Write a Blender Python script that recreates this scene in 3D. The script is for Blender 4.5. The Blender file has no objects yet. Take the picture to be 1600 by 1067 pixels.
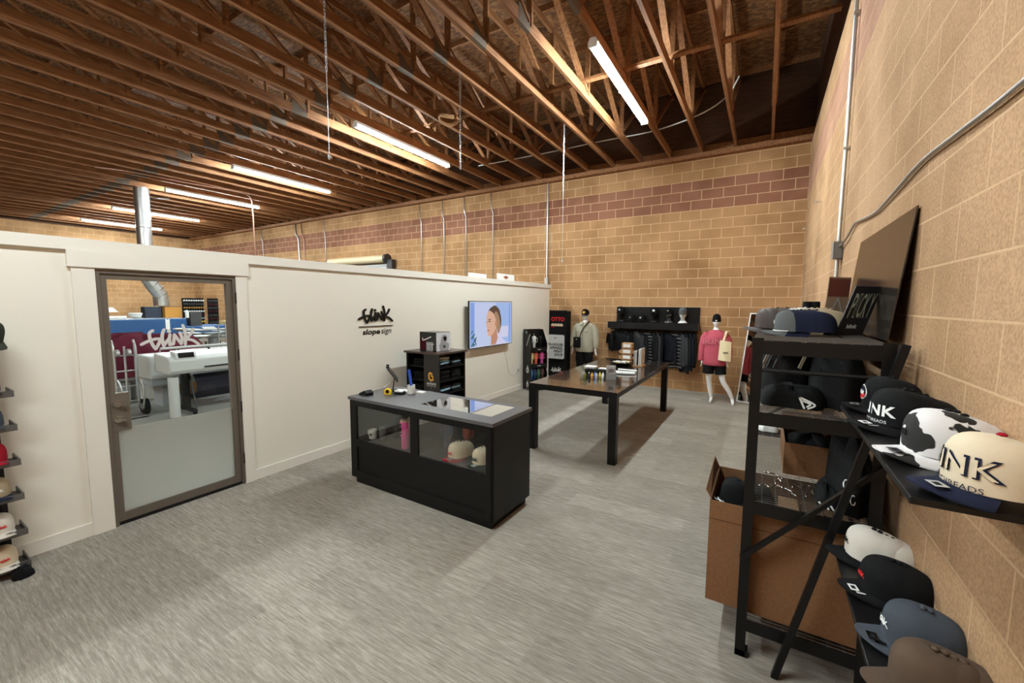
import bpy, math, random
from mathutils import Vector, Matrix
random.seed(7)
PI = math.pi
C = bpy.context.scene.collection

# ---------------------------------------------------------------- camera, light, exposure
CAM = (0.0, 0.0, 1.87044); FPX = 647.56
YAW, PITCH, ROLL = -0.54655, -0.090716, 0.0066523
w = Vector((math.sin(YAW)*math.cos(PITCH), math.cos(YAW)*math.cos(PITCH), math.sin(PITCH)))
r0 = Vector((math.cos(YAW), -math.sin(YAW), 0)); u0 = r0.cross(w)
r = r0*math.cos(ROLL)+u0*math.sin(ROLL); u = -r0*math.sin(ROLL)+u0*math.cos(ROLL)
cd = bpy.data.cameras.new('camera'); cam = bpy.data.objects.new('camera', cd); C.objects.link(cam)
cam.matrix_world = Matrix(((r.x, u.x, -w.x, CAM[0]), (r.y, u.y, -w.y, CAM[1]), (r.z, u.z, -w.z, CAM[2]), (0, 0, 0, 1)))
cd.sensor_width = 36; cd.lens = 36*FPX/1600; cd.clip_start = .05; cd.clip_end = 100
S = bpy.context.scene; S.camera = cam
S.view_settings.view_transform = 'Standard'; S.view_settings.look = 'None'
S.view_settings.exposure = 0; S.view_settings.gamma = 1
S.view_settings.use_curve_mapping = False
TUBE = 452.0                                   # radiance of the fluorescent tubes
wd = bpy.data.worlds.new('world'); S.world = wd; wd.use_nodes = True
wd.node_tree.nodes['Background'].inputs[0].default_value = (.9, .85, .8, 1)
wd.node_tree.nodes['Background'].inputs[1].default_value = 0.0

# ---------------------------------------------------------------- materials
def lin(c):
    return tuple((x/255/12.92 if x/255 <= .04045 else ((x/255+.055)/1.055)**2.4) for x in c)
MC = {}
def mat(name, rgb, rough=.6, metal=0, spec=.5, noise=0, nscale=20, bump=0, bscale=200, emis=0, coat=0, trans=0, alpha=1):
    if name in MC: return MC[name]
    m = bpy.data.materials.new(name); m.use_nodes = True; nt = m.node_tree; b = nt.nodes['Principled BSDF']
    c = lin(rgb)
    if rough >= .8 and spec == .5: spec = .15
    b.inputs['Base Color'].default_value = (*c, 1); b.inputs['Roughness'].default_value = rough
    b.inputs['Metallic'].default_value = metal; b.inputs['Specular IOR Level'].default_value = spec
    b.inputs['Coat Weight'].default_value = coat; b.inputs['Transmission Weight'].default_value = trans
    if emis:
        b.inputs['Emission Color'].default_value = (*c, 1); b.inputs['Emission Strength'].default_value = emis
    tc = nt.nodes.new('ShaderNodeTexCoord')
    if noise:
        n = nt.nodes.new('ShaderNodeTexNoise'); n.inputs['Scale'].default_value = nscale; n.inputs['Detail'].default_value = 4
        nt.links.new(tc.outputs['Object'], n.inputs['Vector'])
        mx = nt.nodes.new('ShaderNodeMix'); mx.data_type = 'RGBA'
        mx.inputs[6].default_value = (*[x*(1-noise) for x in c], 1); mx.inputs[7].default_value = (*[min(1, x*(1+noise)) for x in c], 1)
        nt.links.new(n.outputs['Fac'], mx.inputs[0]); nt.links.new(mx.outputs[2], b.inputs['Base Color'])
    if bump:
        n = nt.nodes.new('ShaderNodeTexNoise'); n.inputs['Scale'].default_value = bscale
        nt.links.new(tc.outputs['Object'], n.inputs['Vector'])
        bp = nt.nodes.new('ShaderNodeBump'); bp.inputs['Strength'].default_value = bump; bp.inputs['Distance'].default_value = .01
        nt.links.new(n.outputs['Fac'], bp.inputs['Height']); nt.links.new(bp.outputs['Normal'], b.inputs['Normal'])
    MC[name] = m; return m

def nodes(name):
    m = bpy.data.materials.new(name); m.use_nodes = True; nt = m.node_tree
    MC[name] = m
    return m, nt, nt.nodes['Principled BSDF'], nt.nodes.new, nt.links.new

def ramp(nt, pts):
    r = nt.nodes.new('ShaderNodeValToRGB'); e = r.color_ramp.elements
    e[0].position = pts[0][0]; e[0].color = (*lin(pts[0][1]), 1); e[1].position = pts[-1][0]; e[1].color = (*lin(pts[-1][1]), 1)
    for p, c in pts[1:-1]:
        k = e.new(p); k.color = (*lin(c), 1)
    return r

def block_mat(name, axis, off, c1, c2, mortar, red1, red2, msize=.006, faint=0.0):
    m, nt, b, N, L = nodes(name)
    tc = N('ShaderNodeTexCoord'); sp = N('ShaderNodeSeparateXYZ'); L(tc.outputs['Object'], sp.inputs[0])
    ad = N('ShaderNodeMath'); ad.operation = 'ADD'; ad.inputs[1].default_value = off + 40.64; L(sp.outputs[axis], ad.inputs[0])
    cb = N('ShaderNodeCombineXYZ'); L(ad.outputs[0], cb.inputs[0]); L(sp.outputs[2], cb.inputs[1])
    br = N('ShaderNodeTexBrick'); br.offset = .5; br.offset_frequency = 2; br.squash = 1
    br.inputs['Scale'].default_value = 1; br.inputs['Brick Width'].default_value = .4064; br.inputs['Row Height'].default_value = .2032
    br.inputs['Mortar Size'].default_value = msize; br.inputs['Mortar Smooth'].default_value = .3; br.inputs['Bias'].default_value = 0
    br.inputs['Color1'].default_value = (0, 0, 0, 1); br.inputs['Color2'].default_value = (1, 1, 1, 1); br.inputs['Mortar'].default_value = (.5, .5, .5, 1)
    L(cb.outputs[0], br.inputs['Vector'])
    tan = N('ShaderNodeMix'); tan.data_type = 'RGBA'; tan.inputs[6].default_value = (*lin(c1), 1); tan.inputs[7].default_value = (*lin(c2), 1)
    L(br.outputs['Color'], tan.inputs[0])
    rd = N('ShaderNodeMix'); rd.data_type = 'RGBA'; rd.inputs[6].default_value = (*lin(red1), 1); rd.inputs[7].default_value = (*lin(red2), 1)
    L(br.outputs['Color'], rd.inputs[0])
    g1 = N('ShaderNodeMath'); g1.operation = 'GREATER_THAN'; g1.inputs[1].default_value = 19*.2032; L(sp.outputs[2], g1.inputs[0])
    g2 = N('ShaderNodeMath'); g2.operation = 'LESS_THAN'; g2.inputs[1].default_value = 22*.2032; L(sp.outputs[2], g2.inputs[0])
    gm = N('ShaderNodeMath'); gm.operation = 'MULTIPLY'; L(g1.outputs[0], gm.inputs[0]); L(g2.outputs[0], gm.inputs[1])
    bm = N('ShaderNodeMix'); bm.data_type = 'RGBA'; L(gm.outputs[0], bm.inputs[0]); L(tan.outputs[2], bm.inputs[6]); L(rd.outputs[2], bm.inputs[7])
    n1 = N('ShaderNodeTexNoise'); n1.inputs['Scale'].default_value = 90; n1.inputs['Detail'].default_value = 5; L(tc.outputs['Object'], n1.inputs['Vector'])
    n2 = N('ShaderNodeTexNoise'); n2.inputs['Scale'].default_value = 1.3; n2.inputs['Detail'].default_value = 6; L(tc.outputs['Object'], n2.inputs['Vector'])
    r1 = ramp(nt, [(.35, (224, 222, 220)), (.62, (255, 255, 255))]); L(n1.outputs['Fac'], r1.inputs[0])
    r2 = ramp(nt, [(.3, (214, 208, 200)), (.6, (255, 255, 255))]); L(n2.outputs['Fac'], r2.inputs[0])
    m1 = N('ShaderNodeMix'); m1.data_type = 'RGBA'; m1.blend_type = 'MULTIPLY'; m1.inputs[0].default_value = 1; L(bm.outputs[2], m1.inputs[6]); L(r1.outputs[0], m1.inputs[7])
    m2 = N('ShaderNodeMix'); m2.data_type = 'RGBA'; m2.blend_type = 'MULTIPLY'; m2.inputs[0].default_value = 1; L(m1.outputs[2], m2.inputs[6]); L(r2.outputs[0], m2.inputs[7])
    mm = N('ShaderNodeMix'); mm.data_type = 'RGBA'; mm.inputs[7].default_value = (*lin(mortar), 1)
    sc = N('ShaderNodeMath'); sc.operation = 'MULTIPLY'; sc.inputs[1].default_value = 1-faint; L(br.outputs['Fac'], sc.inputs[0])
    L(sc.outputs[0], mm.inputs[0]); L(m2.outputs[2], mm.inputs[6]); L(mm.outputs[2], b.inputs['Base Color'])
    b.inputs['Roughness'].default_value = .9; b.inputs['Specular IOR Level'].default_value = .2
    sb = N('ShaderNodeMath'); sb.operation = 'MULTIPLY_ADD'; sb.inputs[1].default_value = -.6; L(br.outputs['Fac'], sb.inputs[0]); L(n1.outputs['Fac'], sb.inputs[2])
    bp = N('ShaderNodeBump'); bp.inputs['Strength'].default_value = .5; bp.inputs['Distance'].default_value = .006
    L(sb.outputs[0], bp.inputs['Height']); L(bp.outputs['Normal'], b.inputs['Normal'])
    return m
TAN1, TAN2, MORT = (184, 141, 98), (194, 152, 109), (214, 178, 138)
RED1, RED2 = (150, 103, 80), (160, 113, 90)
block_mat('block_back', 0, -.5696, TAN1, TAN2, MORT, RED1, RED2)
block_mat('block_side', 1, .13, (182, 144, 108), (188, 150, 114), (206, 171, 134), (168, 126, 102), (174, 132, 108), msize=.005, faint=.45)
block_mat('block_far', 1, .0, TAN1, TAN2, (205, 170, 134), TAN1, TAN2)

def carpet():
    m, nt, b, N, L = nodes('carpet')
    tc = N('ShaderNodeTexCoord'); mp = N('ShaderNodeMapping'); mp.inputs['Scale'].default_value = (1.0, 14, 1); L(tc.outputs['Object'], mp.inputs[0])
    n1 = N('ShaderNodeTexNoise'); n1.inputs['Scale'].default_value = 5; n1.inputs['Detail'].default_value = 8; n1.inputs['Roughness'].default_value = .7; L(mp.outputs[0], n1.inputs['Vector'])
    mp2 = N('ShaderNodeMapping'); mp2.inputs['Scale'].default_value = (2.5, 60, 1); L(tc.outputs['Object'], mp2.inputs[0])
    n2 = N('ShaderNodeTexNoise'); n2.inputs['Scale'].default_value = 6; n2.inputs['Detail'].default_value = 4; L(mp2.outputs[0], n2.inputs['Vector'])
    br = N('ShaderNodeTexBrick'); br.inputs['Scale'].default_value = 1; br.inputs['Brick Width'].default_value = 1.0; br.inputs['Row Height'].default_value = .25
    br.inputs['Mortar Size'].default_value = 0.0; br.inputs['Color1'].default_value = (0, 0, 0, 1); br.inputs['Color2'].default_value = (1, 1, 1, 1)
    L(tc.outputs['Object'], br.inputs['Vector'])
    a = N('ShaderNodeMath'); a.operation = 'MULTIPLY_ADD'; a.inputs[1].default_value = .11; L(br.outputs['Color'], a.inputs[0]); L(n1.outputs['Fac'], a.inputs[2])
    a2 = N('ShaderNodeMath'); a2.operation = 'MULTIPLY_ADD'; a2.inputs[1].default_value = .55; L(n2.outputs['Fac'], a2.inputs[0]); L(a.outputs[0], a2.inputs[2])
    r = ramp(nt, [(.55, (114, 107, 98)), (.82, (145, 137, 126)), (1.0, (173, 164, 152))]); L(a2.outputs[0], r.inputs[0])
    L(r.outputs[0], b.inputs['Base Color']); b.inputs['Roughness'].default_value = .95; b.inputs['Specular IOR Level'].default_value = .1
    n3 = N('ShaderNodeTexNoise'); n3.inputs['Scale'].default_value = 350; L(tc.outputs['Object'], n3.inputs['Vector'])
    bp = N('ShaderNodeBump'); bp.inputs['Strength'].default_value = .35; bp.inputs['Distance'].default_value = .004; L(n3.outputs['Fac'], bp.inputs['Height']); L(bp.outputs['Normal'], b.inputs['Normal'])
carpet()
def osb():
    m, nt, b, N, L = nodes('osb')
    tc = N('ShaderNodeTexCoord'); mp = N('ShaderNodeMapping'); mp.inputs['Scale'].default_value = (9, 22, 9); L(tc.outputs['Object'], mp.inputs[0])
    v = N('ShaderNodeTexVoronoi'); v.inputs['Scale'].default_value = 1.6; L(mp.outputs[0], v.inputs['Vector'])
    n = N('ShaderNodeTexNoise'); n.inputs['Scale'].default_value = 1; n.inputs['Detail'].default_value = 5; L(mp.outputs[0], n.inputs['Vector'])
    bw = N('ShaderNodeRGBToBW'); L(v.outputs['Color'], bw.inputs[0])
    a = N('ShaderNodeMath'); a.operation = 'MULTIPLY_ADD'; a.inputs[1].default_value = .5; L(bw.outputs[0], a.inputs[0]); L(n.outputs['Fac'], a.inputs[2])
    r = ramp(nt, [(.5, (78, 48, 24)), (.75, (116, 76, 42)), (1, (150, 110, 68))]); L(a.outputs[0], r.inputs[0]); L(r.outputs[0], b.inputs['Base Color'])
    b.inputs['Roughness'].default_value = .8
osb()
def wood(name, c1, c2, axis=1, sc=3, rough=.7):
    m, nt, b, N, L = nodes(name)
    tc = N('ShaderNodeTexCoord'); mp = N('ShaderNodeMapping'); s = [sc*14]*3; s[axis] = sc; mp.inputs['Scale'].default_value = s; L(tc.outputs['Object'], mp.inputs[0])
    n = N('ShaderNodeTexNoise'); n.inputs['Scale'].default_value = 1; n.inputs['Detail'].default_value = 6; n.inputs['Distortion'].default_value = .6; L(mp.outputs[0], n.inputs['Vector'])
    r = ramp(nt, [(.3, c1), (.7, c2)]); L(n.outputs['Fac'], r.inputs[0]); L(r.outputs[0], b.inputs['Base Color']); b.inputs['Roughness'].default_value = rough
wood('truss_wood', (112, 68, 37), (160, 110, 66))
wood('blocking', (62, 38, 22), (84, 54, 32), axis=0, rough=.85)
def card(name, c, lines=True):
    m, nt, b, N, L = nodes(name)
    tc = N('ShaderNodeTexCoord'); n = N('ShaderNodeTexNoise'); n.inputs['Scale'].default_value = 60; n.inputs['Detail'].default_value = 5; L(tc.outputs['Object'], n.inputs['Vector'])
    r = ramp(nt, [(.3, tuple(x*.93 for x in c)), (.7, tuple(min(255, x*1.05) for x in c))]); L(n.outputs['Fac'], r.inputs[0]); L(r.outputs[0], b.inputs['Base Color']); b.inputs['Roughness'].default_value = .85
card('cardboard', (124, 85, 52)); card('cardboard_light', (172, 132, 92))
def cow():
    m, nt, b, N, L = nodes('cow_print')
    tc = N('ShaderNodeTexCoord'); n = N('ShaderNodeTexNoise'); n.inputs['Scale'].default_value = 14; n.inputs['Detail'].default_value = 2; L(tc.outputs['Object'], n.inputs['Vector'])
    r = ramp(nt, [(.455, (22, 19, 16)), (.465, (216, 212, 210))]); L(n.outputs['Fac'], r.inputs[0]); L(r.outputs[0], b.inputs['Base Color']); b.inputs['Roughness'].default_value = .8
cow()
def glass(name, refl, tint, rough=0.0):
    m, nt, b, N, L = nodes(name); nt.nodes.remove(b)
    o = nt.nodes['Material Output']; t = N('ShaderNodeBsdfTransparent'); t.inputs[0].default_value = (*tint, 1)
    g = N('ShaderNodeBsdfGlossy'); g.inputs['Roughness'].default_value = rough; g.inputs[0].default_value = (1, 1, 1, 1)
    fr = N('ShaderNodeFresnel'); fr.inputs[0].default_value = 1.45
    mu = N('ShaderNodeMath'); mu.operation = 'MULTIPLY'; mu.inputs[1].default_value = refl; L(fr.outputs[0], mu.inputs[0])
    x = N('ShaderNodeMixShader'); L(mu.outputs[0], x.inputs[0]); L(t.outputs[0], x.inputs[1]); L(g.outputs[0], x.inputs[2]); L(x.outputs[0], o.inputs[0])
    return m
glass('clear_glass', .32, (.97, .98, .97))
def frosted():
    m, nt, b, N, L = nodes('frosted'); nt.nodes.remove(b); o = nt.nodes['Material Output']
    tr = N('ShaderNodeBsdfTranslucent'); tr.inputs[0].default_value = (.70, .70, .65, 1)
    rf = N('ShaderNodeBsdfRefraction'); rf.inputs['Roughness'].default_value = .6; rf.inputs['IOR'].default_value = 1.15; rf.inputs[0].default_value = (.90, .90, .85, 1)
    df = N('ShaderNodeBsdfDiffuse'); df.inputs[0].default_value = (.45, .45, .42, 1)
    x = N('ShaderNodeMixShader'); x.inputs[0].default_value = .3; L(rf.outputs[0], x.inputs[1]); L(tr.outputs[0], x.inputs[2])
    y = N('ShaderNodeMixShader'); y.inputs[0].default_value = .3; L(x.outputs[0], y.inputs[1]); L(df.outputs[0], y.inputs[2]); L(y.outputs[0], o.inputs[0])
frosted()
mat('white_wall', (233, 227, 214), .55, bump=.03, bscale=120, noise=.015, nscale=2)
mat('white_trim', (232, 226, 216), .45)
mat('concrete', (128, 127, 120), .35, noise=.12, nscale=3)
mat('tube', (238, 252, 255), .5, emis=TUBE)
mat('fixture_white', (225, 225, 222), .4)
mat('door_metal', (98, 88, 78), .5, noise=.05, nscale=30)
mat('dark_metal', (38, 34, 32), .45)
mat('chrome', (200, 198, 194), .25, metal=1)
mat('galv', (190, 190, 188), .35, metal=.9, noise=.08, nscale=14)
mat('galv_plate', (108, 94, 80), .6, metal=.3)
mat('copper', (170, 130, 110), .35, metal=.8)
mat('black_satin', (15, 14, 14), .42, spec=.3)
mat('black_matte', (18, 18, 19), .8)
mat('black_lam', (15, 14, 14), .38, spec=.25, noise=.1, nscale=8)
mat('grey_lam', (84, 82, 84), .33, noise=.06, nscale=9)
mat('table_top', (46, 38, 34), .12, coat=.5, spec=.6)
glass('inset_glass', 3.2, (.90, .93, .90), .02)
mat('white_plastic', (216, 216, 212), .4); mat('printer_white', (178, 178, 174), .4)
mat('paper', (236, 234, 230), .8)
mat('screen_black', (12, 12, 14), .15)
mat('mannequin', (235, 234, 232), .3)
mat('rack_black', (16, 15, 15), .38, spec=.3)
mat('wire', (120, 116, 112), .4, metal=.7)
mat('cream', (212, 194, 166), .9, bump=.2, bscale=500)
mat('cap_white', (214, 206, 194), .9, bump=.2, bscale=500)
mat('cap_black', (17, 17, 18), .85, bump=.2, bscale=500)
mat('cap_navy', (27, 31, 50), .9, bump=.2, bscale=500)
mat('cap_grey', (92, 95, 95), .95, bump=.2, bscale=500)
mat('cap_slate', (66, 71, 78), .9, bump=.2, bscale=500)
mat('cap_brown', (84, 68, 56), .9, bump=.2, bscale=500)
mat('cap_red', (150, 22, 38), .9, bump=.2, bscale=500)
mat('cap_tan', (166, 148, 120), .9, bump=.2, bscale=500)
mat('cap_dkbrown', (58, 44, 38), .6, bump=.2, bscale=300)
mat('cap_camo', (52, 54, 44), .95, noise=.5, nscale=30)
mat('thread_white', (235, 235, 232), .8)
mat('thread_black', (20, 20, 22), .8)
mat('thread_red', (200, 40, 42), .8)
mat('thread_green', (24, 52, 42), .8)
mat('gold', (236, 176, 60), .6)
mat('sticker', (190, 188, 184), .25, metal=.3)
mat('pink_fab', (184, 84, 98), .95, bump=.3, bscale=300)
mat('canvas', (226, 208, 168), .95)
mat('shirt', (168, 162, 142), .95, noise=.06, nscale=40)
mat('dark_fab', (20, 20, 21), .95, noise=.2, nscale=20)
mat('grey_stripe', (110, 108, 106), .95)
mat('maroon', (74, 22, 34), .95, noise=.5, nscale=7)
mat('blue_steel', (26, 76, 128), .45, noise=.08, nscale=5)
mat('rubber', (24, 24, 24), .9)
mat('lt_blue_fab', (130, 165, 185), .95, noise=.2, nscale=40)
mat('nozzle', (60, 60, 60), .6)

# ---------------------------------------------------------------- mesh builder
class MB:
    def __init__(s): s.v = []; s.f = []; s.m = []
    def add(s, vs, fs, mi=0, tf=None):
        o = len(s.v); s.v += [tuple(tf(Vector(p))) if tf else tuple(p) for p in vs]
        for f in fs: s.f.append(tuple(o+i for i in f)); s.m.append(mi)
        return s
    def box(s, x0, x1, y0, y1, z0, z1, mi=0, tf=None):
        return s.add([(x0, y0, z0), (x1, y0, z0), (x1, y1, z0), (x0, y1, z0), (x0, y0, z1), (x1, y0, z1), (x1, y1, z1), (x0, y1, z1)],
                     [(0, 3, 2, 1), (4, 5, 6, 7), (0, 1, 5, 4), (1, 2, 6, 5), (2, 3, 7, 6), (3, 0, 4, 7)], mi, tf)
    def cbox(s, c, d, mi=0, tf=None):
        return s.box(c[0]-d[0]/2, c[0]+d[0]/2, c[1]-d[1]/2, c[1]+d[1]/2, c[2]-d[2]/2, c[2]+d[2]/2, mi, tf)
    def bar(s, a, b, wd, ht, mi=0, up=(0, 0, 1)):           # rectangular bar from a to b
        a = Vector(a); b = Vector(b); d = (b-a).normalized(); up = Vector(up)
        if abs(d.dot(up)) > .99: up = Vector((0, 1, 0))
        sx = d.cross(up).normalized(); uz = sx.cross(d)
        vs = []
        for p in (a, b):
            for i, j in ((-1, -1), (1, -1), (1, 1), (-1, 1)): vs.append(p+sx*i*wd/2+uz*j*ht/2)
        return s.add(vs, [(0, 1, 2, 3), (7, 6, 5, 4), (0, 4, 5, 1), (1, 5, 6, 2), (2, 6, 7, 3), (3, 7, 4, 0)], mi)
    def tube(s, pts, r, n=8, mi=0, r1=None, cap=True):
        pts = [Vector(p) for p in pts]; rings = []; N = len(pts)
        for i, p in enumerate(pts):
            d = (pts[min(i+1, N-1)]-pts[max(i-1, 0)]).normalized()
            up = Vector((0, 0, 1)) if abs(d.z) < .9 else Vector((0, 1, 0))
            sx = d.cross(up).normalized(); uz = sx.cross(d)
            rr = r if r1 is None else r+(r1-r)*i/(N-1)
            rings.append([p+(sx*math.cos(2*PI*k/n)+uz*math.sin(2*PI*k/n))*rr for k in range(n)])
        vs = [v for q in rings for v in q]; fs = []
        for i in range(N-1):
            for k in range(n): fs.append((i*n+k, i*n+(k+1) % n, (i+1)*n+(k+1) % n, (i+1)*n+k))
        if cap: fs += [tuple(range(n))[::-1], tuple((N-1)*n+k for k in range(n))]
        return s.add(vs, fs, mi)
    def lathe(s, prof, c=(0, 0, 0), n=20, mi=0, sx=1, sy=1):
        vs = []; fs = []; N = len(prof)
        for (r, z) in prof:
            for k in range(n): vs.append((c[0]+r*sx*math.cos(2*PI*k/n), c[1]+r*sy*math.sin(2*PI*k/n), c[2]+z))
        for i in range(N-1):
            for k in range(n): fs.append((i*n+k, i*n+(k+1) % n, (i+1)*n+(k+1) % n, (i+1)*n+k))
        fs += [tuple(range(n))[::-1], tuple((N-1)*n+k for k in range(n))]
        return s.add(vs, fs, mi)
    def prism(s, poly, f0, f1, mi=0):                        # poly 2d; f0/f1 map (a,b)->3d for the two faces
        n = len(poly); vs = [f0(*p) for p in poly]+[f1(*p) for p in poly]
        fs = [tuple(range(n))[::-1], tuple(n+k for k in range(n))]+[(k, (k+1) % n, n+(k+1) % n, n+k) for k in range(n)]
        return s.add(vs, fs, mi)
    def grid(s, fn, nu, nv, mi=0, wrap=False):
        vs = [fn(i/nu, j/nv) for i in range(nu+1) for j in range(nv+1)]
        return s.add(vs, [(i*(nv+1)+j, (i+1)*(nv+1)+j, (i+1)*(nv+1)+j+1, i*(nv+1)+j+1) for i in range(nu) for j in range(nv)], mi)
    def build(s, name, mats, parent=None, label=None, cat=None, group=None, kind=None, smooth=False, world=False, base=True, bevel=0, weld=False):
        vs = s.v; off = Vector((0, 0, 0))
        if parent is not None and world: off = parent.location.copy()
        if parent is None and base and kind != 'structure' and vs:
            xs = [v[0] for v in vs]; ys = [v[1] for v in vs]; off = Vector(((min(xs)+max(xs))/2, (min(ys)+max(ys))/2, min(v[2] for v in vs)))
        me = bpy.data.meshes.new(name); me.from_pydata([Vector(v)-off for v in vs], [], s.f)
        if not isinstance(mats, (list, tuple)): mats = [mats]
        for m in mats: me.materials.append(MC[m] if isinstance(m, str) else m)
        if len(mats) > 1: me.polygons.foreach_set('material_index', s.m)
        if smooth: me.polygons.foreach_set('use_smooth', [True]*len(me.polygons))
        me.update()
        o = bpy.data.objects.new(name, me); C.objects.link(o)
        if parent is not None: o.parent = parent
        elif kind != 'structure': o.location = off
        if smooth == 'auto':
            md = o.modifiers.new('e', 'EDGE_SPLIT'); md.split_angle = math.radians(40)
        if bevel:
            md = o.modifiers.new('b', 'BEVEL'); md.width = bevel; md.segments = 2; md.limit_method = 'ANGLE'
        if label: o['label'] = label
        if cat: o['category'] = cat
        if group: o['group'] = group
        if kind: o['kind'] = kind
        return o

def thing(name, label, cat, loc=(0, 0, 0), rotz=0, group=None):
    o = bpy.data.objects.new(name, None); C.objects.link(o); o.empty_display_size = .1
    o.location = loc; o.rotation_euler = (0, 0, rotz); o['label'] = label; o['category'] = cat
    if group: o['group'] = group
    return o
def dup(root, loc=None, rotz=None, label=None, group=None, rot=None):
    r = root.copy(); C.objects.link(r)
    if loc is not None: r.location = loc
    if rotz is not None: r.rotation_euler = (0, 0, rotz)
    if rot is not None: r.rotation_euler = rot
    if label: r['label'] = label
    if group: r['group'] = group
    for ch in list(root.children):
        c = ch.copy(); C.objects.link(c); c.parent = r
        for g in ch.children:
            d = g.copy(); C.objects.link(d); d.parent = c
    return r
def struct(mb, name, mats, label=None, **k):
    return mb.build(name, mats, kind='structure', label=label, **k)

NTH = 'first second third fourth fifth sixth seventh eighth ninth tenth eleventh twelfth'.split()
def nth(i):
    return NTH[i] if i < 12 else '%d%s' % (i+1, {1: 'st', 2: 'nd', 3: 'rd'}.get((i+1) % 10, 'th') if (i+1) % 100 not in (11, 12, 13) else 'th')
def cat_rom(pts, n=5):
    out = []; P = [pts[0]]+list(pts)+[pts[-1]]
    for i in range(1, len(P)-2):
        for k in range(n):
            t = k/n; a, b, c, d = P[i-1], P[i], P[i+1], P[i+2]
            out.append(tuple(.5*((2*b[j])+(-a[j]+c[j])*t+(2*a[j]-5*b[j]+4*c[j]-d[j])*t*t+(-a[j]+3*b[j]-3*c[j]+d[j])*t**3) for j in range(len(b))))
    out.append(tuple(pts[-1])); return out
def stroke(mb, pts, wd, fn, mi=0, depth=0):
    """thick rounded 2D polyline; fn(a,b,h) maps plane coords and height to 3D"""
    pts = cat_rom(pts) if len(pts) > 2 else list(pts); N = len(pts); L = []; R = []
    for i, p in enumerate(pts):
        a = pts[max(i-1, 0)]; b = pts[min(i+1, N-1)]; dx, dy = b[0]-a[0], b[1]-a[1]; l = math.hypot(dx, dy) or 1
        nx, ny = -dy/l*wd/2, dx/l*wd/2; L.append((p[0]+nx, p[1]+ny)); R.append((p[0]-nx, p[1]-ny))
    p, q = pts[0], pts[1]; a0 = math.atan2(p[1]-q[1], p[0]-q[0]); c0 = [(p[0]+wd/2*math.cos(a0+t), p[1]+wd/2*math.sin(a0+t)) for t in (-.9, -.3, .3, .9)]
    p, q = pts[-1], pts[-2]; a1 = math.atan2(p[1]-q[1], p[0]-q[0]); c1 = [(p[0]+wd/2*math.cos(a1+t), p[1]+wd/2*math.sin(a1+t)) for t in (-.9, -.3, .3, .9)]
    for h, flip in (((depth, 0), (0, 1)) if depth else ((0, 0),)):
        vs = []; fs = []
        for i in range(N): vs += [fn(*L[i], h), fn(*R[i], h)]
        for i in range(N-1): fs.append((2*i, 2*i+1, 2*i+3, 2*i+2))
        o = len(vs); vs += [fn(*c, h) for c in c0]; fs.append((0, o, o+1, o+2, o+3, 1)[::1])
        o = len(vs); vs += [fn(*c, h) for c in c1]; fs.append((2*N-1, o, o+1, o+2, o+3, 2*N-2))
        mb.add(vs, fs, mi)
    if depth:
        loop = L+c1[::-1]+R[::-1]+c0[::-1]; n = len(loop)
        mb.add([fn(*q, 0) for q in loop]+[fn(*q, depth) for q in loop], [(k, (k+1) % n, n+(k+1) % n, n+k) for k in range(n)], mi)
# brush script word, unit box about 1 wide
LOGO = [[(395, 288), (358, 330), (360, 430), (385, 540), (415, 615)], [(415, 615), (450, 540), (482, 440)], [(262, 520), (330, 475), (410, 440), (482, 440)],
        [(525, 280), (505, 350), (498, 450), (510, 572)], [(510, 572), (545, 500), (575, 450)], [(592, 372), (582, 460), (583, 560)], [(583, 308), (585, 312)],
        [(583, 560), (625, 545)], [(645, 378), (637, 460), (625, 548)], [(645, 378), (685, 470), (722, 550)], [(715, 350), (735, 450), (722, 555)],
        [(755, 212), (778, 330), (778, 450), (772, 570)], [(885, 290), (855, 365), (795, 455)], [(780, 468), (860, 495), (910, 540), (948, 590)]]
def logo(mb, fn, W, wd=.052, mi=0, depth=0, vy=.70):
    for i, s in enumerate(LOGO):
        p = [((x-605)/700*W, (415-y)/700*W*vy) for x, y in s]
        ww = wd*W*(1.25 if i == 6 else 1)
        stroke(mb, p, ww, (lambda a, b, h, i=i: fn(a, b, h+i*1e-5)), mi, depth)
def text_mesh(body, size, bold=0, spacing=1.0):
    c = bpy.data.curves.new('t', 'FONT'); c.body = body; c.size = size; c.offset = bold*size; c.align_x = 'CENTER'; c.align_y = 'CENTER'; c.space_character = spacing; c.resolution_u = 3
    o = bpy.data.objects.new('t', c); C.objects.link(o); bpy.context.view_layer.update()
    dg = bpy.context.evaluated_depsgraph_get(); me = bpy.data.meshes.new_from_object(o.evaluated_get(dg))
    vs = [tuple(v.co) for v in me.vertices]; fs = [tuple(p.vertices) for p in me.polygons]
    bpy.data.objects.remove(o); bpy.data.curves.remove(c); bpy.data.meshes.remove(me)
    return vs, fs
def fit_text(mb, body, wd, ht, fn, bold=0, shear=0):
    vs, fs = text_mesh(body, 1, bold); xs = [v[0] for v in vs]; ys = [v[1] for v in vs]; x0, x1, y0, y1 = min(xs), max(xs), min(ys), max(ys)
    mb.add([fn((v[0]-(x0+x1)/2)/(x1-x0)*wd+shear*(v[1]-(y0+y1)/2)/(y1-y0)*ht, (v[1]-(y0+y1)/2)/(y1-y0)*ht, 0) for v in vs], fs)
def text(mb, body, size, fn, mi=0, bold=0, sx=1, shear=0, spacing=1.0):
    vs, fs = text_mesh(body, size, bold, spacing)
    mb.add([fn(v[0]*sx+shear*v[1], v[1], 0) for v in vs], fs, mi)
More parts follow.
